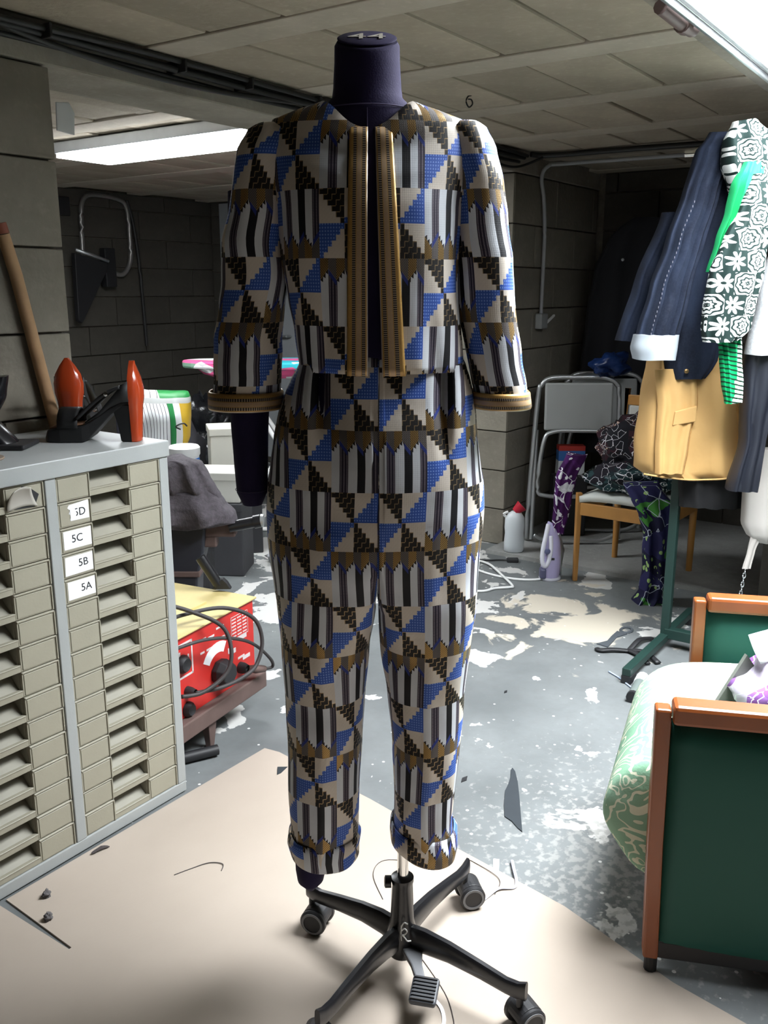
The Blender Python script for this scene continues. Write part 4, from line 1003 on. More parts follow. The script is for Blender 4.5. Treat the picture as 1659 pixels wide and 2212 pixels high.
bx_ = thing('small_box', 'small box with red, blue and white bands behind the chair frame', 'box', (4.56, 1.98, .30), FACE)
for nm, z0, z1, col in (('white_part', .081, .16, (0.55, 0.58, 0.60)), ('blue_part', .16, .215, (0.03, 0.13, 0.38)), ('red_lid', .215, .242, (0.45, 0.03, 0.02))):
    c = MB(); c.bx(-.034, .11, -.035, .035, z0-.02, z1-.02); build(nm, c, mat(nm, col, 0.6, 0, 0.1), bx_, bevel=.002)
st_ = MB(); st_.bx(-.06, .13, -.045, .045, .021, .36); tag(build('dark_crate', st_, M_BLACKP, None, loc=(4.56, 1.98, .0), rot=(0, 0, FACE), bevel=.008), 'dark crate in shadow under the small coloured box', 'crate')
tag(blob('blue_plastic_bag', (4.66, 1.78, .955), (.15, .08, .06), mat('blue_polythene', (0.01, 0.03, 0.12), 0.3, 0, 0.4, 12), seed=3, amp=.5), 'dark blue plastic bag lying on top of the folded chairs', 'bag')
bc = thing('shade_coat', 'long black coat shape added to darken the bay on the right', 'coat', (5.10, 1.66, 0), FACE)  # vague dark shape made a coat, widened to blacken the shaded bay
cloth('coat_body', [(1.72, -.20, -.02, 0, .04), (1.64, -.32, .10, 0, .05), (1.45, -.40, .16, 0, .06), (1.2, -.43, .18, 0, .07), (.8, -.46, .18, 0, .07), (.45, -.46, .18, 0, .07)], mat('shade_black_wool', (0.006, 0.006, 0.008), 0.95, 0, 0.2), bc, amp=.02, k=4)
c = MB(); c.lathe([(.008, 0), (.008, .006), (.003, .008)], (-.27, -.085, 1.50), 10, rot=Matrix.Rotation(PI/2, 3, 'X')); build('button', c, M_METAL, bc)

M_WOOD = mat('honey_wood', (0.46, 0.22, 0.055), 0.4, 0, 0.3, 9)
ch = thing('wooden_chair', 'honey coloured wooden chair with a white seat piled with fabric', 'chair', (3.885, 1.60, 0), R(-92))
for nm, x, y, z1 in (('leg', 0, 0, .43), ('leg', .42, 0, .43)):
    c = MB(); c.tube([(x, y, 0), (x, y, z1)], [.015, .019], 4); build(nm, c, M_WOOD, ch, bevel=.004)
for x in (0.02, .40):
    c = MB(); c.tube([(x, .42, 0), (x, .42, .45), (x, .46, .875)], [.015, .019, .016], 8); build('leg', c, M_WOOD, ch, smooth=True, angle=50)
for y0 in (0.0, .42):
    c = MB(); c.bx(.012, .408, y0-.010, y0+.010, .325, .385); build('seat_rail', c, M_WOOD, ch, bevel=.004)
for x0 in (0.01, .41):
    c = MB(); c.bx(x0-.010, x0+.010, .01, .41, .325, .385); build('seat_rail', c, M_WOOD, ch, bevel=.004)
for z0, z1, y0 in ((.795, .845, .455), (.60, .635, .437)):
    c = MB(); c.bx(.02, .40, y0-.008, y0+.008, z0, z1); build('back_rail', c, M_WOOD, ch, bevel=.004)
c = MB(); c.bx(.04, .38, .435, .455, .635, .795); build('backrest', c, mat('white_vinyl', (0.50, 0.50, 0.46), 0.5, 0, 0.08), ch, bevel=.008)
rg = []
for k in range(7):
    f = k/6; rg.append([(lerp(.005, .415, j/8), lerp(-.012, .42, f), .40+.035*math.sin(PI*min(1, max(0, j/8)))**.5*math.sin(PI*(.08+.84*f))**.5) for j in range(9)])
c = MB(); c.loft(rg, closed=False, cap=False); build('seat_pad', c, mat('white_vinyl_seat', (0.60, 0.62, 0.58), 0.5, 0, 0.08), ch, smooth=True, solid=.03)

def wax(name, base, cols, scale=16, ring=False, thr=0.32, edge=(0.75, 0.75, 0.78)):
    m = Mat(name, 0.8, 0, 0.2)
    v1 = m.voro(scale, out=1); sp = m.t.nodes.new('ShaderNodeSeparateColor'); m.t.links.new(v1.v, sp.inputs[0])
    r_, g_ = S(m.t, sp.outputs[0]), S(m.t, sp.outputs[1])
    dd = m.voro(scale, feature='DISTANCE_TO_EDGE')
    region = m.noise(5.0, 3, dist=0.6)
    c = m.mix((r_ > .5), base, cols[0])
    c = m.mix((region > .55), c, cols[1])
    spot = m.voro(scale*2.2); c = m.mix((spot < thr)*(region < .47)*(region > .36), c, cols[2])
    c = m.mix((dd < .035)*(g_ > .68), c, edge)
    m.color(c); m.bump(m.noise(18, 3), 0.3, .01); return m.m
M_WAX1 = wax('brown_wax_print', (0.012, 0.008, 0.010), [(0.035, 0.012, 0.018), (0.010, 0.010, 0.014), (0.50, 0.35, 0.26)], 34)
M_WAX2 = wax('navy_green_wax_print', (0.010, 0.010, 0.035), [(0.02, 0.02, 0.075), (0.05, 0.20, 0.035), (0.30, 0.45, 0.16)], 14, edge=(0.45, 0.5, 0.6))
M_WAX3 = wax('purple_wax_print', (0.04, 0.006, 0.06), [(0.06, 0.01, 0.09), (0.60, 0.60, 0.64), (0.65, 0.65, 0.68)], 15, thr=.4)
M_WAX4 = wax('teal_wax_print', (0.008, 0.018, 0.022), [(0.02, 0.05, 0.055), (0.012, 0.010, 0.016), (0.55, 0.60, 0.58)], 28, thr=.38)
tag(blob('brown_print_cloth', (4.08, 1.40, .62), (.17, .19, .16), M_WAX1, seed=21, amp=.45, flat=.14), 'dark brown printed cloth heaped at the top of the chair pile', 'cloth')
tag(blob('teal_print_cloth', (4.02, 1.38, .505), (.19, .21, .085), M_WAX4, seed=25, amp=.4, flat=.06), 'dark teal and white printed cloth under the brown one on the chair', 'cloth')
pc = thing('purple_print_cloth', 'purple and white printed cloth hanging off the left of the chair', 'cloth', (3.88, 1.665, 0), FACE)
cloth('drape', [(.60, .0, .10, .02, .03), (.50, -.05, .05, .0, .022), (.40, -.055, .03, .0, .018), (.30, -.06, .02, .0, .015), (.22, -.05, .0, .0, .012)], M_WAX3, pc, amp=.008, k=3, wr=.008)
nv = thing('navy_leaf_cloth', 'navy cloth with green leaf print hanging from the chair to the floor', 'cloth', (3.80, 1.215, 0), FACE)
cloth('drape', [(.52, -.12, .03, .08, .07), (.46, -.10, .07, .02, .06), (.40, -.07, .09, .0, .05), (.28, -.04, .09, .0, .045), (.15, -.035, .09, 0, .045), (.04, -.045, .085, 0, .05), (.002, -.075, .07, 0, .06)], M_WAX2, nv, amp=.012, k=3, wr=.01)

M_LAV = mat('lavender_plastic', (0.42, 0.38, 0.60), 0.35, 0, 0.06)
M_PALEP = mat('pale_lilac_plastic', (0.68, 0.68, 0.76), 0.35, 0, 0.05)
ir = thing('steam_iron', 'lilac and white steam iron standing on its heel by the chair leg', 'iron', (3.845, 1.715, 0), FACE)
rg = []
for z, x0, x1, ry in ((.012, -.040, .046, .045), (.03, -.043, .05, .048), (.08, -.040, .052, .047), (.14, -.038, .050, .044), (.19, -.034, .045, .036), (.235, -.026, .030, .024), (.270, -.020, .010, .010), (.283, -.016, -.010, .003)):
    rg.append([((x0+x1)/2+(x1-x0)/2*math.cos(a), ry*math.sin(a), z) for a in [2*PI*k/20 for k in range(20)]])
c = MB(); c.loft(rg); build('body', c, M_LAV, ir, smooth=True, angle=60)
c = MB(); c.lathe([(.05, 0), (.053, .006), (.050, .014)], (.004, 0, 0), 24, sy=.9); build('heel', c, M_PALEP, ir, smooth=True, angle=50)
c = MB(); c.tube(smoothpath([(-.016, -.012, .272), (-.030, -.030, .21), (-.042, -.040, .15), (-.043, -.045, .10), (-.030, -.046, .075), (-.014, -.046, .10), (-.004, -.040, .16), (-.006, -.030, .22)], 5), .011, 8); build('handle', c, M_PALEP, ir, smooth=True)
c = MB(); c.tube([(.055, 0, .02), (.050, 0, .14), (.015, 0, .262)], .006, 6, flat=3.5); build('sole_plate', c, M_METAL, ir, smooth=True)
c = MB(); c.lathe([(.013, 0), (.014, .006), (.010, .008)], (-.022, -.048, .150), 16, rot=Matrix.Rotation(PI/2, 3, 'X')); build('dial', c, mat('blue_grey_dial', (0.10, 0.11, 0.22), 0.4, 0, 0), ir, smooth=True, angle=40)
c = MB(); c.bx(-.006, .014, -.050, -.044, .105, .116); build('button', c, M_BLACKP, ir, bevel=.002)
c = MB(); c.bx(-.05, -.02, -.045, .0, .01, .06); build('cord_foot', c, mat('slate_plastic', (0.09, 0.09, 0.16), 0.4, 0, 0), ir, bevel=.008)
cable('iron_cord', 'white electric cord of the iron curling over the floor', [(3.84, 1.725, .02), (3.80, 1.735, .006), (3.74, 1.80, .006), (3.72, 1.90, .006), (3.74, 2.02, .006), (3.80, 2.12, .006), (3.88, 2.13, .007), (3.85, 2.04, .012), (3.72, 1.90, .014), (3.63, 1.80, .007), (3.60, 1.80, .007), (3.55, 1.85, .006), (3.48, 1.88, .006), (3.42, 2.0, .006)], .006, M_WHITE, 'cord', 7)
pg = thing('black_plug', 'black mains plug and flex lying before the white jug', 'plug', (3.985, 1.98, 0), R(-60))
c = MB(); c.bx(-.03, .03, -.016, .016, .0, .022); build('plug_body', c, M_BLACKP, pg, bevel=.006)
c = MB(); c.tube(smoothpath([(-.02, 0, .01), (-.07, .015, .006), (-.14, .0, .006), (-.2, .03, .006)], 5), .004, 6); build('flex', c, M_BLACKP, pg, smooth=True)

# ================================================================== clothes rack and clothes
M_GREENM = mat('dark_green_enamel', (0.011, 0.034, 0.028), 0.45, 0, 0.2, 10)
rk = thing('clothes_rack', 'dark green metal clothes rack standing behind the armchair', 'rack', (3.318, .985, 0))
for y in (0.0, -1.25):
    c = MB(); c.bx(-.016, .016, y-.016, y+.016, .05, 1.80); build('post', c, M_GREENM, rk, bevel=.003)
    c = MB(); c.bx(-.42, .34, y-.016, y+.016, .030, .058); build('foot', c, M_GREENM, rk, bevel=.003)
    for x in (-.39, .31):
        c = MB(); c.bx(x-.03, x+.03, y-.018, y+.018, 0, .031); build('foot_pad', c, M_BLACKP, rk, bevel=.003)
c = MB(); c.bx(-.018, .018, -1.25, .0, .04, .08); build('stretcher', c, M_GREENM, rk, bevel=.003)
c = MB(); c.cyl((0, .06, 1.80), (0, -1.32, 1.80), .014, 12); build('rail', c, M_CHROME, rk, smooth=True, angle=50)
def garment(name, label, y, cat='garment', dx=0.0, group='clothes on the green rack'):
    return thing(name, label, cat, (3.318+dx, y, 0), FACE, group)
M_DENIM = None
def denim():
    m = Mat('dark_denim', 0.85, 0, 0.2)
    n = m.noise(5, 4, sc=(1, 1, .5)); f = m.noise(160, 2)
    c = m.mix(n.ramp(.42, .70), (0.003, 0.005, 0.012), (0.020, 0.030, 0.058)); c = m.mix(f.ramp(.4, .7)*.2, c, (0.03, 0.036, 0.055))
    m.color(c); m.bump(m.noise(9, 3), .35, .012); return m.m
M_DENIM = denim()
M_DLITE = mat('denim_wrong_side', (0.33, 0.37, 0.41), 0.9, 0, 0.15, 20)
dn = garment('denim_jacket', 'dark denim jacket with a turned-back pale cuff at the rack end', .985, 'jacket', -.10)
cloth('body', [(1.85, .045, .17, .0, .03), (1.80, .02, .20, 0, .05), (1.65, .0, .22, 0, .07), (1.45, -.04, .20, 0, .08), (1.25, -.05, .16, .01, .08), (1.10, -.055, .13, .005, .075), (1.045, -.04, .09, .0, .07)], M_DENIM, dn, amp=.007, k=4, wr=.003)
slv = cloth('sleeve', [(1.845, .04, .12, -.03, .03), (1.78, -.01, .10, -.05, .05), (1.65, -.05, .06, -.07, .055), (1.50, -.10, .02, -.09, .055), (1.35, -.145, -.015, -.10, .055), (1.20, -.180, -.045, -.105, .055), (1.155, -.185, -.05, -.105, .055)], M_DENIM, dn, amp=.010, k=4)
cloth('cuff', [(1.200, -.188, -.044, -.105, .070), (1.155, -.196, -.046, -.105, .072), (1.118, -.186, -.050, -.105, .070)], M_DLITE, slv, amp=.002, k=2, rings=8, wr=.002)
cloth('far_sleeve', [(1.60, -.08, .02, .05, .04), (1.35, -.165, -.05, .05, .045), (1.17, -.215, -.10, .05, .045)], M_DENIM, dn, amp=.008, k=3)
c = MB()
for k in range(30):
    f = k/30; z = lerp(1.62, 1.19, f); a = interp([(1.65, -.03), (1.50, -.075), (1.35, -.12), (1.2, -.150)], z)[0]; c.box((a, -.165+.012*(1-f), z), (.0018, .003, .007))
o = build('stitching', c, mat('pale_stitching', (0.11, 0.11, 0.14), 0.8, 0, 0), dn); o['kind'] = 'stuff'
c = MB(); c.lathe([(.008, 0), (.008, .004), (.003, .006)], (.005, -.078, 1.075), 12, rot=Matrix.Rotation(PI/2, 3, 'X')); build('button', c, mat('brass_button', (0.25, 0.16, 0.07), 0.35, 0.8, 0), dn)
M_TAN = mat('tan_cotton', (0.52, 0.315, 0.115), 0.8, 0, 0.16, 7, 0.3, 12, bdist=.01)
tn = garment('tan_jacket', 'tan cotton jacket hanging below the denim one', .968, 'jacket', .005)
cloth('body', [(1.62, -.02, .12, .03, .03), (1.30, -.13, .16, .0, .05), (1.12, -.165, .165, -.02, .075), (.95, -.185, .19, -.03, .09), (.80, -.195, .205, -.03, .10), (.715, -.19, .215, -.03, .10), (.69, -.15, .21, -.03, .095)], M_TAN, tn, amp=.014, k=4, seed=3, rings=34, wr=.006)
cloth('front_flap', [(1.08, -.165, -.02, -.11, .014), (.95, -.150, -.01, -.125, .014), (.80, -.150, -.035, -.135, .014), (.712, -.145, -.045, -.135, .014)], M_TAN, tn, amp=.006, k=3, seed=6)
c = MB(); c.slab([(-.095, .935), (-.02, .955), (-.02, .90), (-.10, .885)], -.150, -.138); build('pocket', c, M_TAN, tn, bevel=.003)
cloth('placket', [(1.0, .13, .18, -.10, .012), (.85, .145, .195, -.115, .012), (.72, .16, .212, -.12, .012)], M_TAN, tn, amp=.003, k=6, seed=9)
c = MB(); c.tube([(-.185+.4*k/20, -.135-.004*math.sin(k), .712-.022*math.sin(PI*k/20)) for k in range(21)], .0035, 6); build('hem', c, M_TAN, tn, smooth=True)
sk = garment('black_skirt', 'black skirt hem showing below the tan jacket', .90, 'skirt', .02)
cloth('skirt', [(.80, -.10, .14, .0, .05), (.66, -.085, .15, .0, .06), (.57, -.075, .15, .0, .06)], mat('black_cotton', (0.004, 0.004, 0.005), 0.9, 0, 0.2), sk, amp=.008, k=4)

def floral():
    m = Mat('black_white_rosette_print', 0.75, 0, 0.2)
    u, v, _ = m.xyz('UV', (1, 1, 1))
    sc = 15.0; a = u*sc; b = v*sc
    row = b.floor(); a = a + (row*0.5).fract()
    cx_ = a.fract()-0.5; cy_ = b.fract()-0.5
    r_ = (cx_*cx_+cy_*cy_).sqrt(); th = cy_.atan2(cx_)
    w = r_*5.2 - (th*8.0).sin()*0.16
    white = (w.fract() > 0.42)
    star = (r_ < 0.10)*((th*6).sin() > 0.1)
    alt = ((a.floor()+row)*0.5).fract() > 0.25
    pet = ((th*4.0).sin().abs()*0.36+0.10) > r_
    f = m.mix(alt, m.mix(pet*(r_ > .07), (0.008, 0.02, 0.018), (0.78, 0.82, 0.80)), m.mix(white*(1.0-star), (0.008, 0.02, 0.018), (0.78, 0.82, 0.80)))
    m.color(f); return m.m
M_FLOR = floral()
def gstripe():
    m = Mat('green_pleat_print', 0.7, 0, 0.3)
    u, v, _ = m.xyz('UV')
    s_ = ((v*70 + u*14).fract() < .35)
    edge = (u + m.noise(30, 2, 'UV')*0.02) > .005
    c = m.mix(edge, (0.0, 0.36, 0.12), (0.72, 0.76, 0.75)); c = m.mix(s_, c, (0.004, 0.03, 0.015)); m.color(c); return m.m
M_GSTR = gstripe()
M_GREEN = mat('bright_green_cotton', (0.0, 0.32, 0.095), 0.75, 0, 0.25, 8)
fp = garment('rosette_dress', 'green dress with black and white rosette print on the rack', .80, 'dress', -.16)
cloth('bodice', [(1.86, -.055, .02, .0, .03), (1.80, -.08, .10, .0, .06), (1.73, -.075, .12, .0, .07), (1.66, -.05, .13, .0, .06), (1.60, -.02, .13, .01, .05)], M_FLOR, fp, amp=.010, k=3, seed=2)
cloth('green_lining', [(1.73, -.03, .035, -.05, .03), (1.66, -.065, .03, -.06, .035), (1.58, -.075, .01, -.06, .03), (1.50, -.095, -.03, -.05, .02), (1.40, -.115, -.06, -.045, .012)], M_GREEN, fp, amp=.010, k=4, seed=4)
cloth('print_panel', [(1.69, -.01, .035, -.085, .02), (1.60, -.04, .045, -.09, .035), (1.50, -.085, .050, -.09, .045), (1.40, -.115, .045, -.09, .05), (1.30, -.130, .03, -.09, .05), (1.22, -.130, .02, -.09, .05), (1.185, -.120, -.02, -.09, .045)], M_FLOR, fp, amp=.008, k=3, seed=7)
cloth('pleated_hem', [(1.24, -.08, .005, -.06, .02), (1.15, -.055, .02, -.06, .02), (1.05, -.04, .032, -.06, .018), (.985, -.025, .035, -.06, .016)], M_GSTR, fp, amp=.006, k=4, seed=11)
gc = garment('grey_coat', 'grey wool coat with dark lining beside the rosette dress', .66, 'coat', -.10)
cloth('coat_body', [(1.80, -.03, .08, 0, .03), (1.55, -.04, .14, .0, .06), (1.30, -.09, .16, .0, .07), (1.14, -.11, .16, .0, .07)], mat('grey_tweed', (0.36, 0.37, 0.38), 0.95, 0, 0.3, 120, 0.4, 90), gc, amp=.008, k=3)
cloth('dark_lining', [(1.18, -.10, .03, .02, .05), (1.0, -.10, .02, .02, .05), (.85, -.09, -.01, .02, .05), (.68, -.12, -.02, .02, .05)], mat('dark_satin', (0.008, 0.010, 0.017), 0.5, 0, 0.2), gc, amp=.008, k=3)
wj = garment('white_jacket', 'white jacket at the right edge of the photograph', .52, 'jacket', -.16)
M_WCLOTH = mat('white_cotton_drill', (0.78, 0.75, 0.70), 0.85, 0, 0.06, 5)
cloth('body', [(1.72, .06, .20, 0, .03), (1.45, -.0, .26, 0, .07), (1.2, -.045, .28, 0, .09), (1.0, -.07, .30, 0, .09), (.93, -.08, .30, 0, .09)], M_WCLOTH, wj, amp=.008, k=3)
cloth('lower_panel', [(.97, -.05, .24, .0, .07), (.80, -.05, .22, -.01, .07), (.72, -.055, .20, -.01, .07), (.66, -.07, .16, -.01, .06)], mat('cream_cotton', (0.74, 0.69, 0.62), 0.85, 0, 0.06), wj, amp=.006, k=2, seed=5)
wb = garment('cream_bag', 'cream rounded cloth bag hanging under the white jacket', .80, 'bag', -.02)
cloth('pouch', [(.80, .06, .20, 0, .03), (.65, .06, .215, 0, .045), (.53, .065, .215, 0, .05), (.485, .085, .205, 0, .045), (.455, .13, .175, 0, .025)], mat('cream_canvas', (0.66, 0.62, 0.58), 0.9, 0, 0.06), wb, amp=.004, k=2)
cloth('strap', [(.50, .095, .135, -.02, .006), (.43, .085, .115, -.02, .006), (.36, .072, .105, -.02, .006)], mat('cream_tape', (0.62, 0.58, 0.54), 0.9, 0, 0.06), wb, amp=.002, k=2, rings=10)
c = MB()
for k in range(9):
    c.tube([(.085-.0015*k+.006*math.cos(a)*(1 if k % 2 else .35), -.02+.006*math.cos(a)*(.35 if k % 2 else 1), .352-.017*k+.0105*math.sin(a)) for a in [2*PI*j/10 for j in range(10)]], .0022, 5, closed=True)
build('chain', c, M_METAL, wb)
dk = garment('dark_trousers', 'black trousers hanging at the far right of the rack', .42, 'trousers', .05)
cloth('legs', [(1.2, .05, .30, .0, .06), (.75, .06, .32, .0, .07), (.40, .05, .30, .0, .07), (.20, .02, .26, 0, .07)], mat('black_twill', (0.010, 0.010, 0.013), 0.9, 0, 0.3), dk, amp=.012, k=4)

# ================================================================== armchair
M_ORW = mat('orange_brown_wood', (0.27, 0.072, 0.018), 0.32, 0, 0.28, 12)
M_GVIN = mat('green_vinyl', (0.020, 0.094, 0.072), 0.5, 0, 0.08, 5, spec=.2)
AR = R(-67)
ac = thing('armchair', 'green vinyl armchair with orange wood frame and floral cushion', 'armchair', (1.585, .479, .0045), AR)
AH, AL = .592, .68
def arm_side(y0, xs, sgn, tops):
    """one side of the chair: posts, arm rail, padded panel"""
    c = MB(); rg = [[(x0, y0-.018, z), (x0+.030, y0-.018, z), (x0+.030, y0+.018, z), (x0, y0+.018, z)] for z, x0 in ((.035, xs+.012), (.3, xs+.004), (AH-.012, xs))]
    c.loft(rg); p = build('post', c, M_ORW, ac, bevel=.005)
    c = MB(); c.bx(xs+AL-.036, xs+AL, y0-.02, y0+.02, .035, AH-.03); build('post', c, M_ORW, ac, bevel=.005)
    c = MB(); c.bx(xs+.032, xs+AL, y0-.027, y0+.027, AH-.040, AH); build('arm_rail', c, M_ORW, ac, bevel=.008)
    c = MB(); c.bx(xs+.03, xs+AL-.03, y0-.012, y0+.012, .035, .075); build('lower_rail', c, M_BLACKP, ac, bevel=.004)
    rg = []
    N = 10
    for iz in range(N+1):
        f = iz/N; row = []
        for ix in range(15):
            g = ix/14; bul = .020*(math.sin(PI*f)**.35)*(math.sin(PI*g)**.3)
            row.append((lerp(xs+.029, xs+AL-.034, g), bul, lerp(.045, AH-.038, f)))
        rg.append(row)
    for s_ in (-1, 1):
        c = MB(); c.loft([[(x, y0+s_*(.004+b), z) for x, b, z in row] for row in rg], closed=False, cap=False)
        build('side_panel', c, M_GVIN, ac, smooth=True, solid=.006)
    for x in (xs+.03, xs+AL-.02):
        c = MB(); c.cyl((x, y0, 0), (x, y0, .037), .013, 10); build('foot', c, M_BLACKP, ac)
arm_side(0.0, 0.0, -1, None)
arm_side(.652, .145, 1, None)
def cushion_mat():
    m = Mat('green_floral_fabric', 0.8, 0, 0.2)
    n = m.voro(7.0, out=1); sp = m.t.nodes.new('ShaderNodeSeparateColor'); m.t.links.new(n.v, sp.inputs[0]); r_ = S(m.t, sp.outputs[0])
    x, y, z = m.xyz('Object')
    d1 = m.voro(7.0)
    c = m.mix(m.noise(3, 4).ramp(.4, .65), (0.17, 0.32, 0.21), (0.30, 0.44, 0.32))
    leaf = ((m.noise(9, 2, dist=1.2)*9).fract() < .3)
    c = m.mix(leaf*.8, c, (0.70, 0.68, 0.52)); c = m.mix((d1 < .16)*(r_ > .6), c, (0.72, 0.66, 0.54)); c = m.mix((d1 < .05)*(r_ > .6), c, (0.58, 0.34, 0.18))
    m.color(c); m.bump(m.noise(220, 2), .2, .003); return m.m
M_CUSH = cushion_mat()
c = MB(); rg = []
for k in range(15):
    f = k/14; y = lerp(.030, .622, f); e = math.sin(PI*min(1, max(0, f)))**.30 if 0 < f < 1 else 0.0
    x0 = lerp(-.055, .045, f); sec = []
    for x, z in ((x0+.30, .16), (x0+.06, .13), (x0+.02, .20), (x0-.035, .285), (x0-.03, .345), (x0-.005, .395), (x0+.03, .43), (x0+.09, .452), (x0+.25, .458), (x0+.45, .45), (x0+.70, .44), (x0+.70, .20)):
        sec.append((x, lerp(.326, y, .96+.04*e), lerp(.30, z, .82+.18*e)))
    rg.append(sec)
c.loft(rg); cu = build('seat_cushion', c, M_CUSH, ac, smooth=True, angle=60)
md = cu.modifiers.new('round', 'SUBSURF'); md.levels = 2; md.render_levels = 2
c = MB(); rot = Matrix.Rotation(R(14), 3, 'Y'); c.box((AL+.13, .37, .66), (.10, .60, .62), rot); build('backrest', c, M_GVIN, ac, bevel=.03, segs=4)
c = MB(); c.bx(.06, .78, .02, .64, .12, .16); build('seat_base', c, M_ORW, ac, bevel=.004)
ZC = .462
tag(blob('purple_lace_cloth', (1.99, .318, ZC+.05), (.14, .10, .075), wax('purple_lace', (0.16, 0.06, 0.22), [(0.20, 0.09, 0.28), (0.62, 0.56, 0.68), (0.75, 0.72, 0.78)], 26, thr=.35), seed=31, amp=.35, flat=.05), 'purple and white lacy cloth lying on the armchair cushion', 'cloth')
c = MB(); rg = []
for k in range(9):
    f = k/8; rg.append([(1.945+.57*.20*g+.82*.075*(f-.5)-.57*.01*math.sin(PI*f), .385-.82*.20*g+.57*.075*(f-.5), ZC+.118+.035*f+.025*math.sin(PI*g*.8)) for g in [j/8 for j in range(9)]])
c.loft(rg, closed=False, cap=False); tag(build('white_card', c, M_PAPER, None, smooth=True, solid=.002), 'curved white card lying over the purple cloth on the armchair', 'card')
c = MB(); c.add([(1.885, .445, ZC+.002), (2.0, .335, ZC+.004), (1.955, .40, ZC+.115), (1.893, .452, ZC+.002), (2.008, .343, ZC+.004), (1.962, .407, ZC+.115)], [(0,1,2), (5,4,3), (0,3,4,1), (1,4,5,2), (2,5,3,0)])
tag(build('dark_folder', c, mat('grey_green_board', (0.13, 0.14, 0.12), 0.6, 0, 0.3), None), 'grey-green folded triangle of cloth on the armchair seat', 'cloth')
gb = thing('green_cushion', 'bright green cushion with white piping at the right edge of the armchair', 'cushion', (2.22, .31, ZC), FACE)
blob('pillow', (.08, 0, .19), (.12, .05, .15), mat('emerald_satin', (0.0, 0.40, 0.17), 0.4, 0, 0.2, 8), gb, seed=40, amp=.15, ex=1.5)
c = MB(); c.tube(smoothpath([(-.04, -.02, .10), (-.055, -.02, .17), (-.035, -.02, .22), (-.01, -.02, .28)], 5), .008, 8); build('piping', c, M_WHITE, gb, smooth=True)

rs = MB(); rs.tube(smoothpath([(1.40, .36, .012), (1.46, .27, .02), (1.45, .19, .014), (1.42, .08, .01)], 5), .012, 8, flat=.4)
tag(build('red_strap', rs, mat('dark_red_webbing', (0.22, 0.012, 0.012), 0.6, 0, 0.1), None, smooth=True), 'dark red strap on the floor under the near side of the armchair', 'strap')
# ================================================================== scraps on the floor
M_SCRAP = mat('slate_scrap_cloth', (0.022, 0.028, 0.034), 0.9, 0, 0.2, 20)
def scrap(name, label, poly, m, z=.0, h=.003, cat='scrap', group='cloth scraps on the floor'):
    cx = sum(p[0] for p in poly)/len(poly); cy = sum(p[1] for p in poly)/len(poly)
    c = MB(); c.prism([(p[0]-cx, p[1]-cy) for p in poly], 0, h)
    return tag(build(name, c, m, None, loc=(cx, cy, z)), label, cat, group)
scrap('cloth_scrap', 'slate grey tongue-shaped scrap of cloth on the bare concrete', [(2.154, 1.047), (2.14, 1.031), (2.094, 1.0), (2.032, 0.964), (1.953, 0.92), (1.883, 0.881), (1.891, 0.898), (1.91, 0.925), (1.919, 0.95), (1.967, 0.977), (2.031, 1.007), (2.068, 1.016), (2.105, 1.028), (2.14, 1.045)], M_SCRAP)
scrap('small_scrap', 'small dark triangle of cloth on the cardboard left of the trousers', [(1.765, 1.605), (1.782, 1.582), (1.745, 1.575), (1.732, 1.578)], M_SCRAP, .0042, .0015)
bn = MB(); bn.add(ribbon([(3.185, 1.185, .0), (3.24, 1.175, .0), (3.30, 1.18, 0), (3.36, 1.17, 0)], [.05, .022, .022, .045], .004).v, ribbon([(0,0,0), (1,0,0), (2,0,0), (3,0,0)], .1).f)
bn.tube([(3.395+.03*math.cos(a), 1.165+.022*math.sin(a), .003) for a in [2*PI*k/14 for k in range(14)]], .006, 5, closed=True)
tag(build('strap_scrap', bn, mat('grey_webbing', (0.06, 0.07, 0.08), 0.8), None), 'grey strap end with a loop lying on the floor', 'strap')
sp_ = thing('black_strap_bundle', 'black splayed strap lying on the floor before the rack', 'strap', (3.18, 1.075, 0))
for pts in ([(0, 0, .008), (-.03, .05, .012), (-.06, .09, .010), (-.045, .11, .006)], [(0, 0, .010), (.06, -.01, .03), (.12, -.01, .02), (.17, -.03, .010)], [(0, 0, .010), (-.03, -.05, .012), (-.08, -.10, .008)], [(0, 0, .010), (.0, -.06, .018), (-.05, -.13, .008)]):
    c = MB(); c.tube(smoothpath(pts, 5), .012, 8, flat=.5); build('strap', c, M_BLACKP, sp_, smooth=True)
pk = thing('taped_tube', 'grey tube wrapped in white tape by the rack foot', 'tube', (2.85, .93, 0), FACE)
c = MB(); c.tube([(-.03, -.07, .02), (.035, .06, .02)], .020, 12); build('tube', c, mat('grey_green_tube', (0.14, 0.17, 0.16), 0.5, 0, 0.1), pk, smooth=True, angle=50)
c = MB(); c.tube([(.02, .03, .02), (.045, .08, .02)], .0225, 12); build('tape', c, M_PAPER, pk, smooth=True, angle=50)
c = MB(); c.tube([(-.035, -.08, .02), (-.028, -.066, .02)], .0215, 12); build('end_cap', c, M_BLACKP, pk, smooth=True, angle=50)
wire = MB(); wire.tube(smoothpath([(2.96, 1.07, .004), (2.93, 1.02, .004), (2.90, .985, .004), (2.83, .90, .004), (2.75, .80, .004)], 5), .003, 6)
tag(build('pale_wire', wire, mat('pale_blue_wire', (0.35, 0.42, 0.55), 0.5, 0, 0), None, smooth=True), 'thin pale blue wire on the floor under the taped tube', 'wire')
def thread(label, pts, r, m, k=6): 
    c = MB(); c.tube(smoothpath([(x, y, z) for x, y, z in pts], k), r, 5); tag(build('thread', c, m, None, smooth=True), label, 'thread', 'loose threads')
M_THD = mat('dark_thread', (0.06, 0.05, 0.05), 0.9, 0, 0)
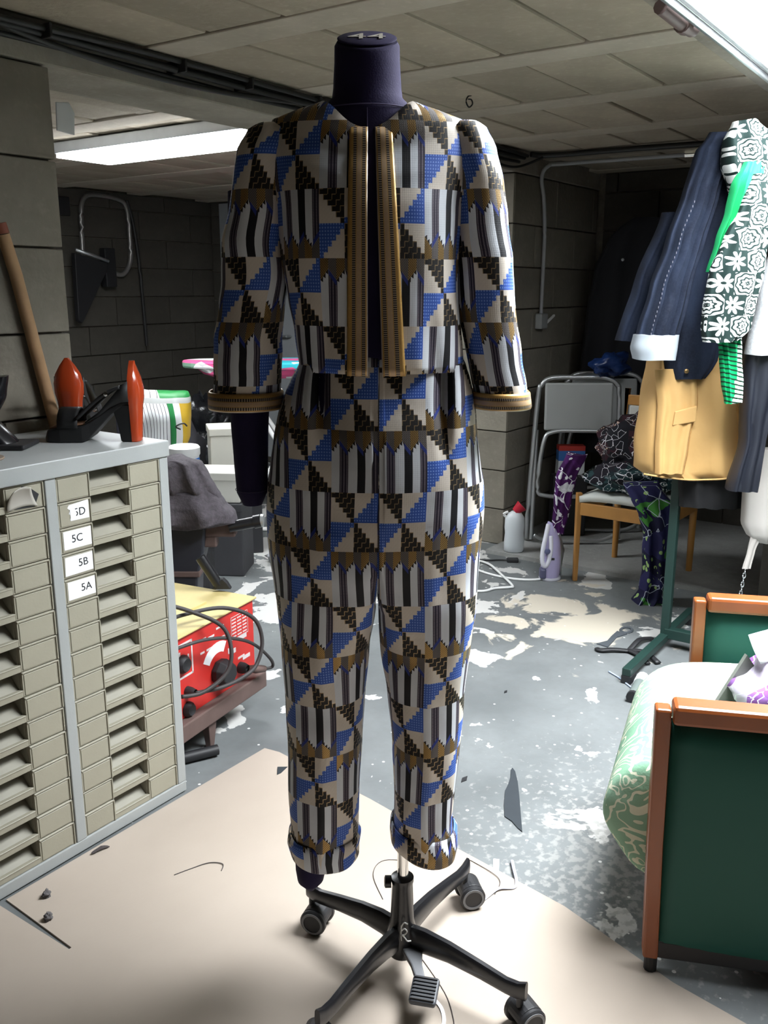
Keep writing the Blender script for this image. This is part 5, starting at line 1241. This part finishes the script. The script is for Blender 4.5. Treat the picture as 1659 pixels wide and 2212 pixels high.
thread('curled dark thread on the cardboard before the cabinet', [(1.25, 1.475, .005), (1.29, 1.46, .005), (1.33, 1.44, .006), (1.345, 1.41, .006), (1.325, 1.395, .005)], .0011, M_THD)
thread('long thin thread on the cardboard right of the pedal', [(1.36, .86, .005), (1.30, .76, .005), (1.25, .71, .006), (1.22, .69, .005), (1.24, .665, .005), (1.16, .60, .005)], .0008, M_THD)
thread('thin thread curling by the rear caster', [(1.70, .93, .005), (1.685, .86, .006), (1.665, .83, .006), (1.62, .82, .005)], .0008, M_THD)
thread('fine thread arcing behind the mannequin leg', [(1.62, 1.03, .005), (1.58, 1.10, .005), (1.52, 1.09, .006), (1.46, 1.02, .005)], .0008, M_THD)
rb_ = MB(); rb_.tube(smoothpath([(1.755, .845, .006), (1.725, .825, .009), (1.69, .80, .006), (1.665, .795, .006), (1.64, .82, .009), (1.60, .83, .006), (1.555, .835, .006)], 5), [.004]*31, 6, flat=.6)
tag(build('white_ribbon', rb_, mat('pale_blue_ribbon', (0.62, 0.64, 0.78), 0.7, 0, 0.1), None, smooth=True), 'twisted pale ribbon on the edge of the cardboard', 'ribbon')
tag(build('paper_tab', ribbon([(1.745, .882, .0005), (1.705, .862, .001)], .014, .001), M_PAPER, None), 'small white paper tab beside the twisted ribbon', 'paper')
tag(build('white_offcut', ribbon(smoothpath([(1.275, .772, .005), (1.262, .745, .006), (1.24, .725, .005), (1.215, .715, .005)], 4), .007, .001), M_PAPER, None), 'curved white offcut on the cardboard below the pedal', 'offcut')
for i, (x, y, s_) in enumerate(((2.02, 1.13, .018), (2.55, 1.75, .02), (2.60, 1.30, .012))):
    scrap('black_crumb', ('tiny black scrap on the concrete beside the grey tongue scrap', 'tiny black scrap on the concrete right of the trouser hip', 'tiny dark blue scrap on the concrete between trousers and rack')[i], [(x-s_, y), (x, y-s_*.4), (x+s_*1.2, y+.002), (x+s_*.2, y+s_*.5)], M_INK, 0, .002)
for i, (x, y) in enumerate(((1.03, 1.655), (.985, 1.585))):
    tag(blob('dust_ball', (x, y, .011), (.010, .008, .009), mat('dust_fluff', (0.12, 0.11, 0.11), 1, 0, .4, 60), seed=50+i, amp=.6), ('small dark fluff ball on the cardboard by the cabinet foot', 'small dark fluff ball on the seam of the cardboard')[i], 'fluff')
c = MB(); c.tube(smoothpath([(1.19, 1.70, .008), (1.215, 1.695, .012), (1.235, 1.69, .006)], 3), [.003, .004, .004, .005, .004, .003, .001], 6); tag(build('dark_chip', c, M_THD, None), 'thin dark sliver lying at the foot of the cabinet', 'sliver')
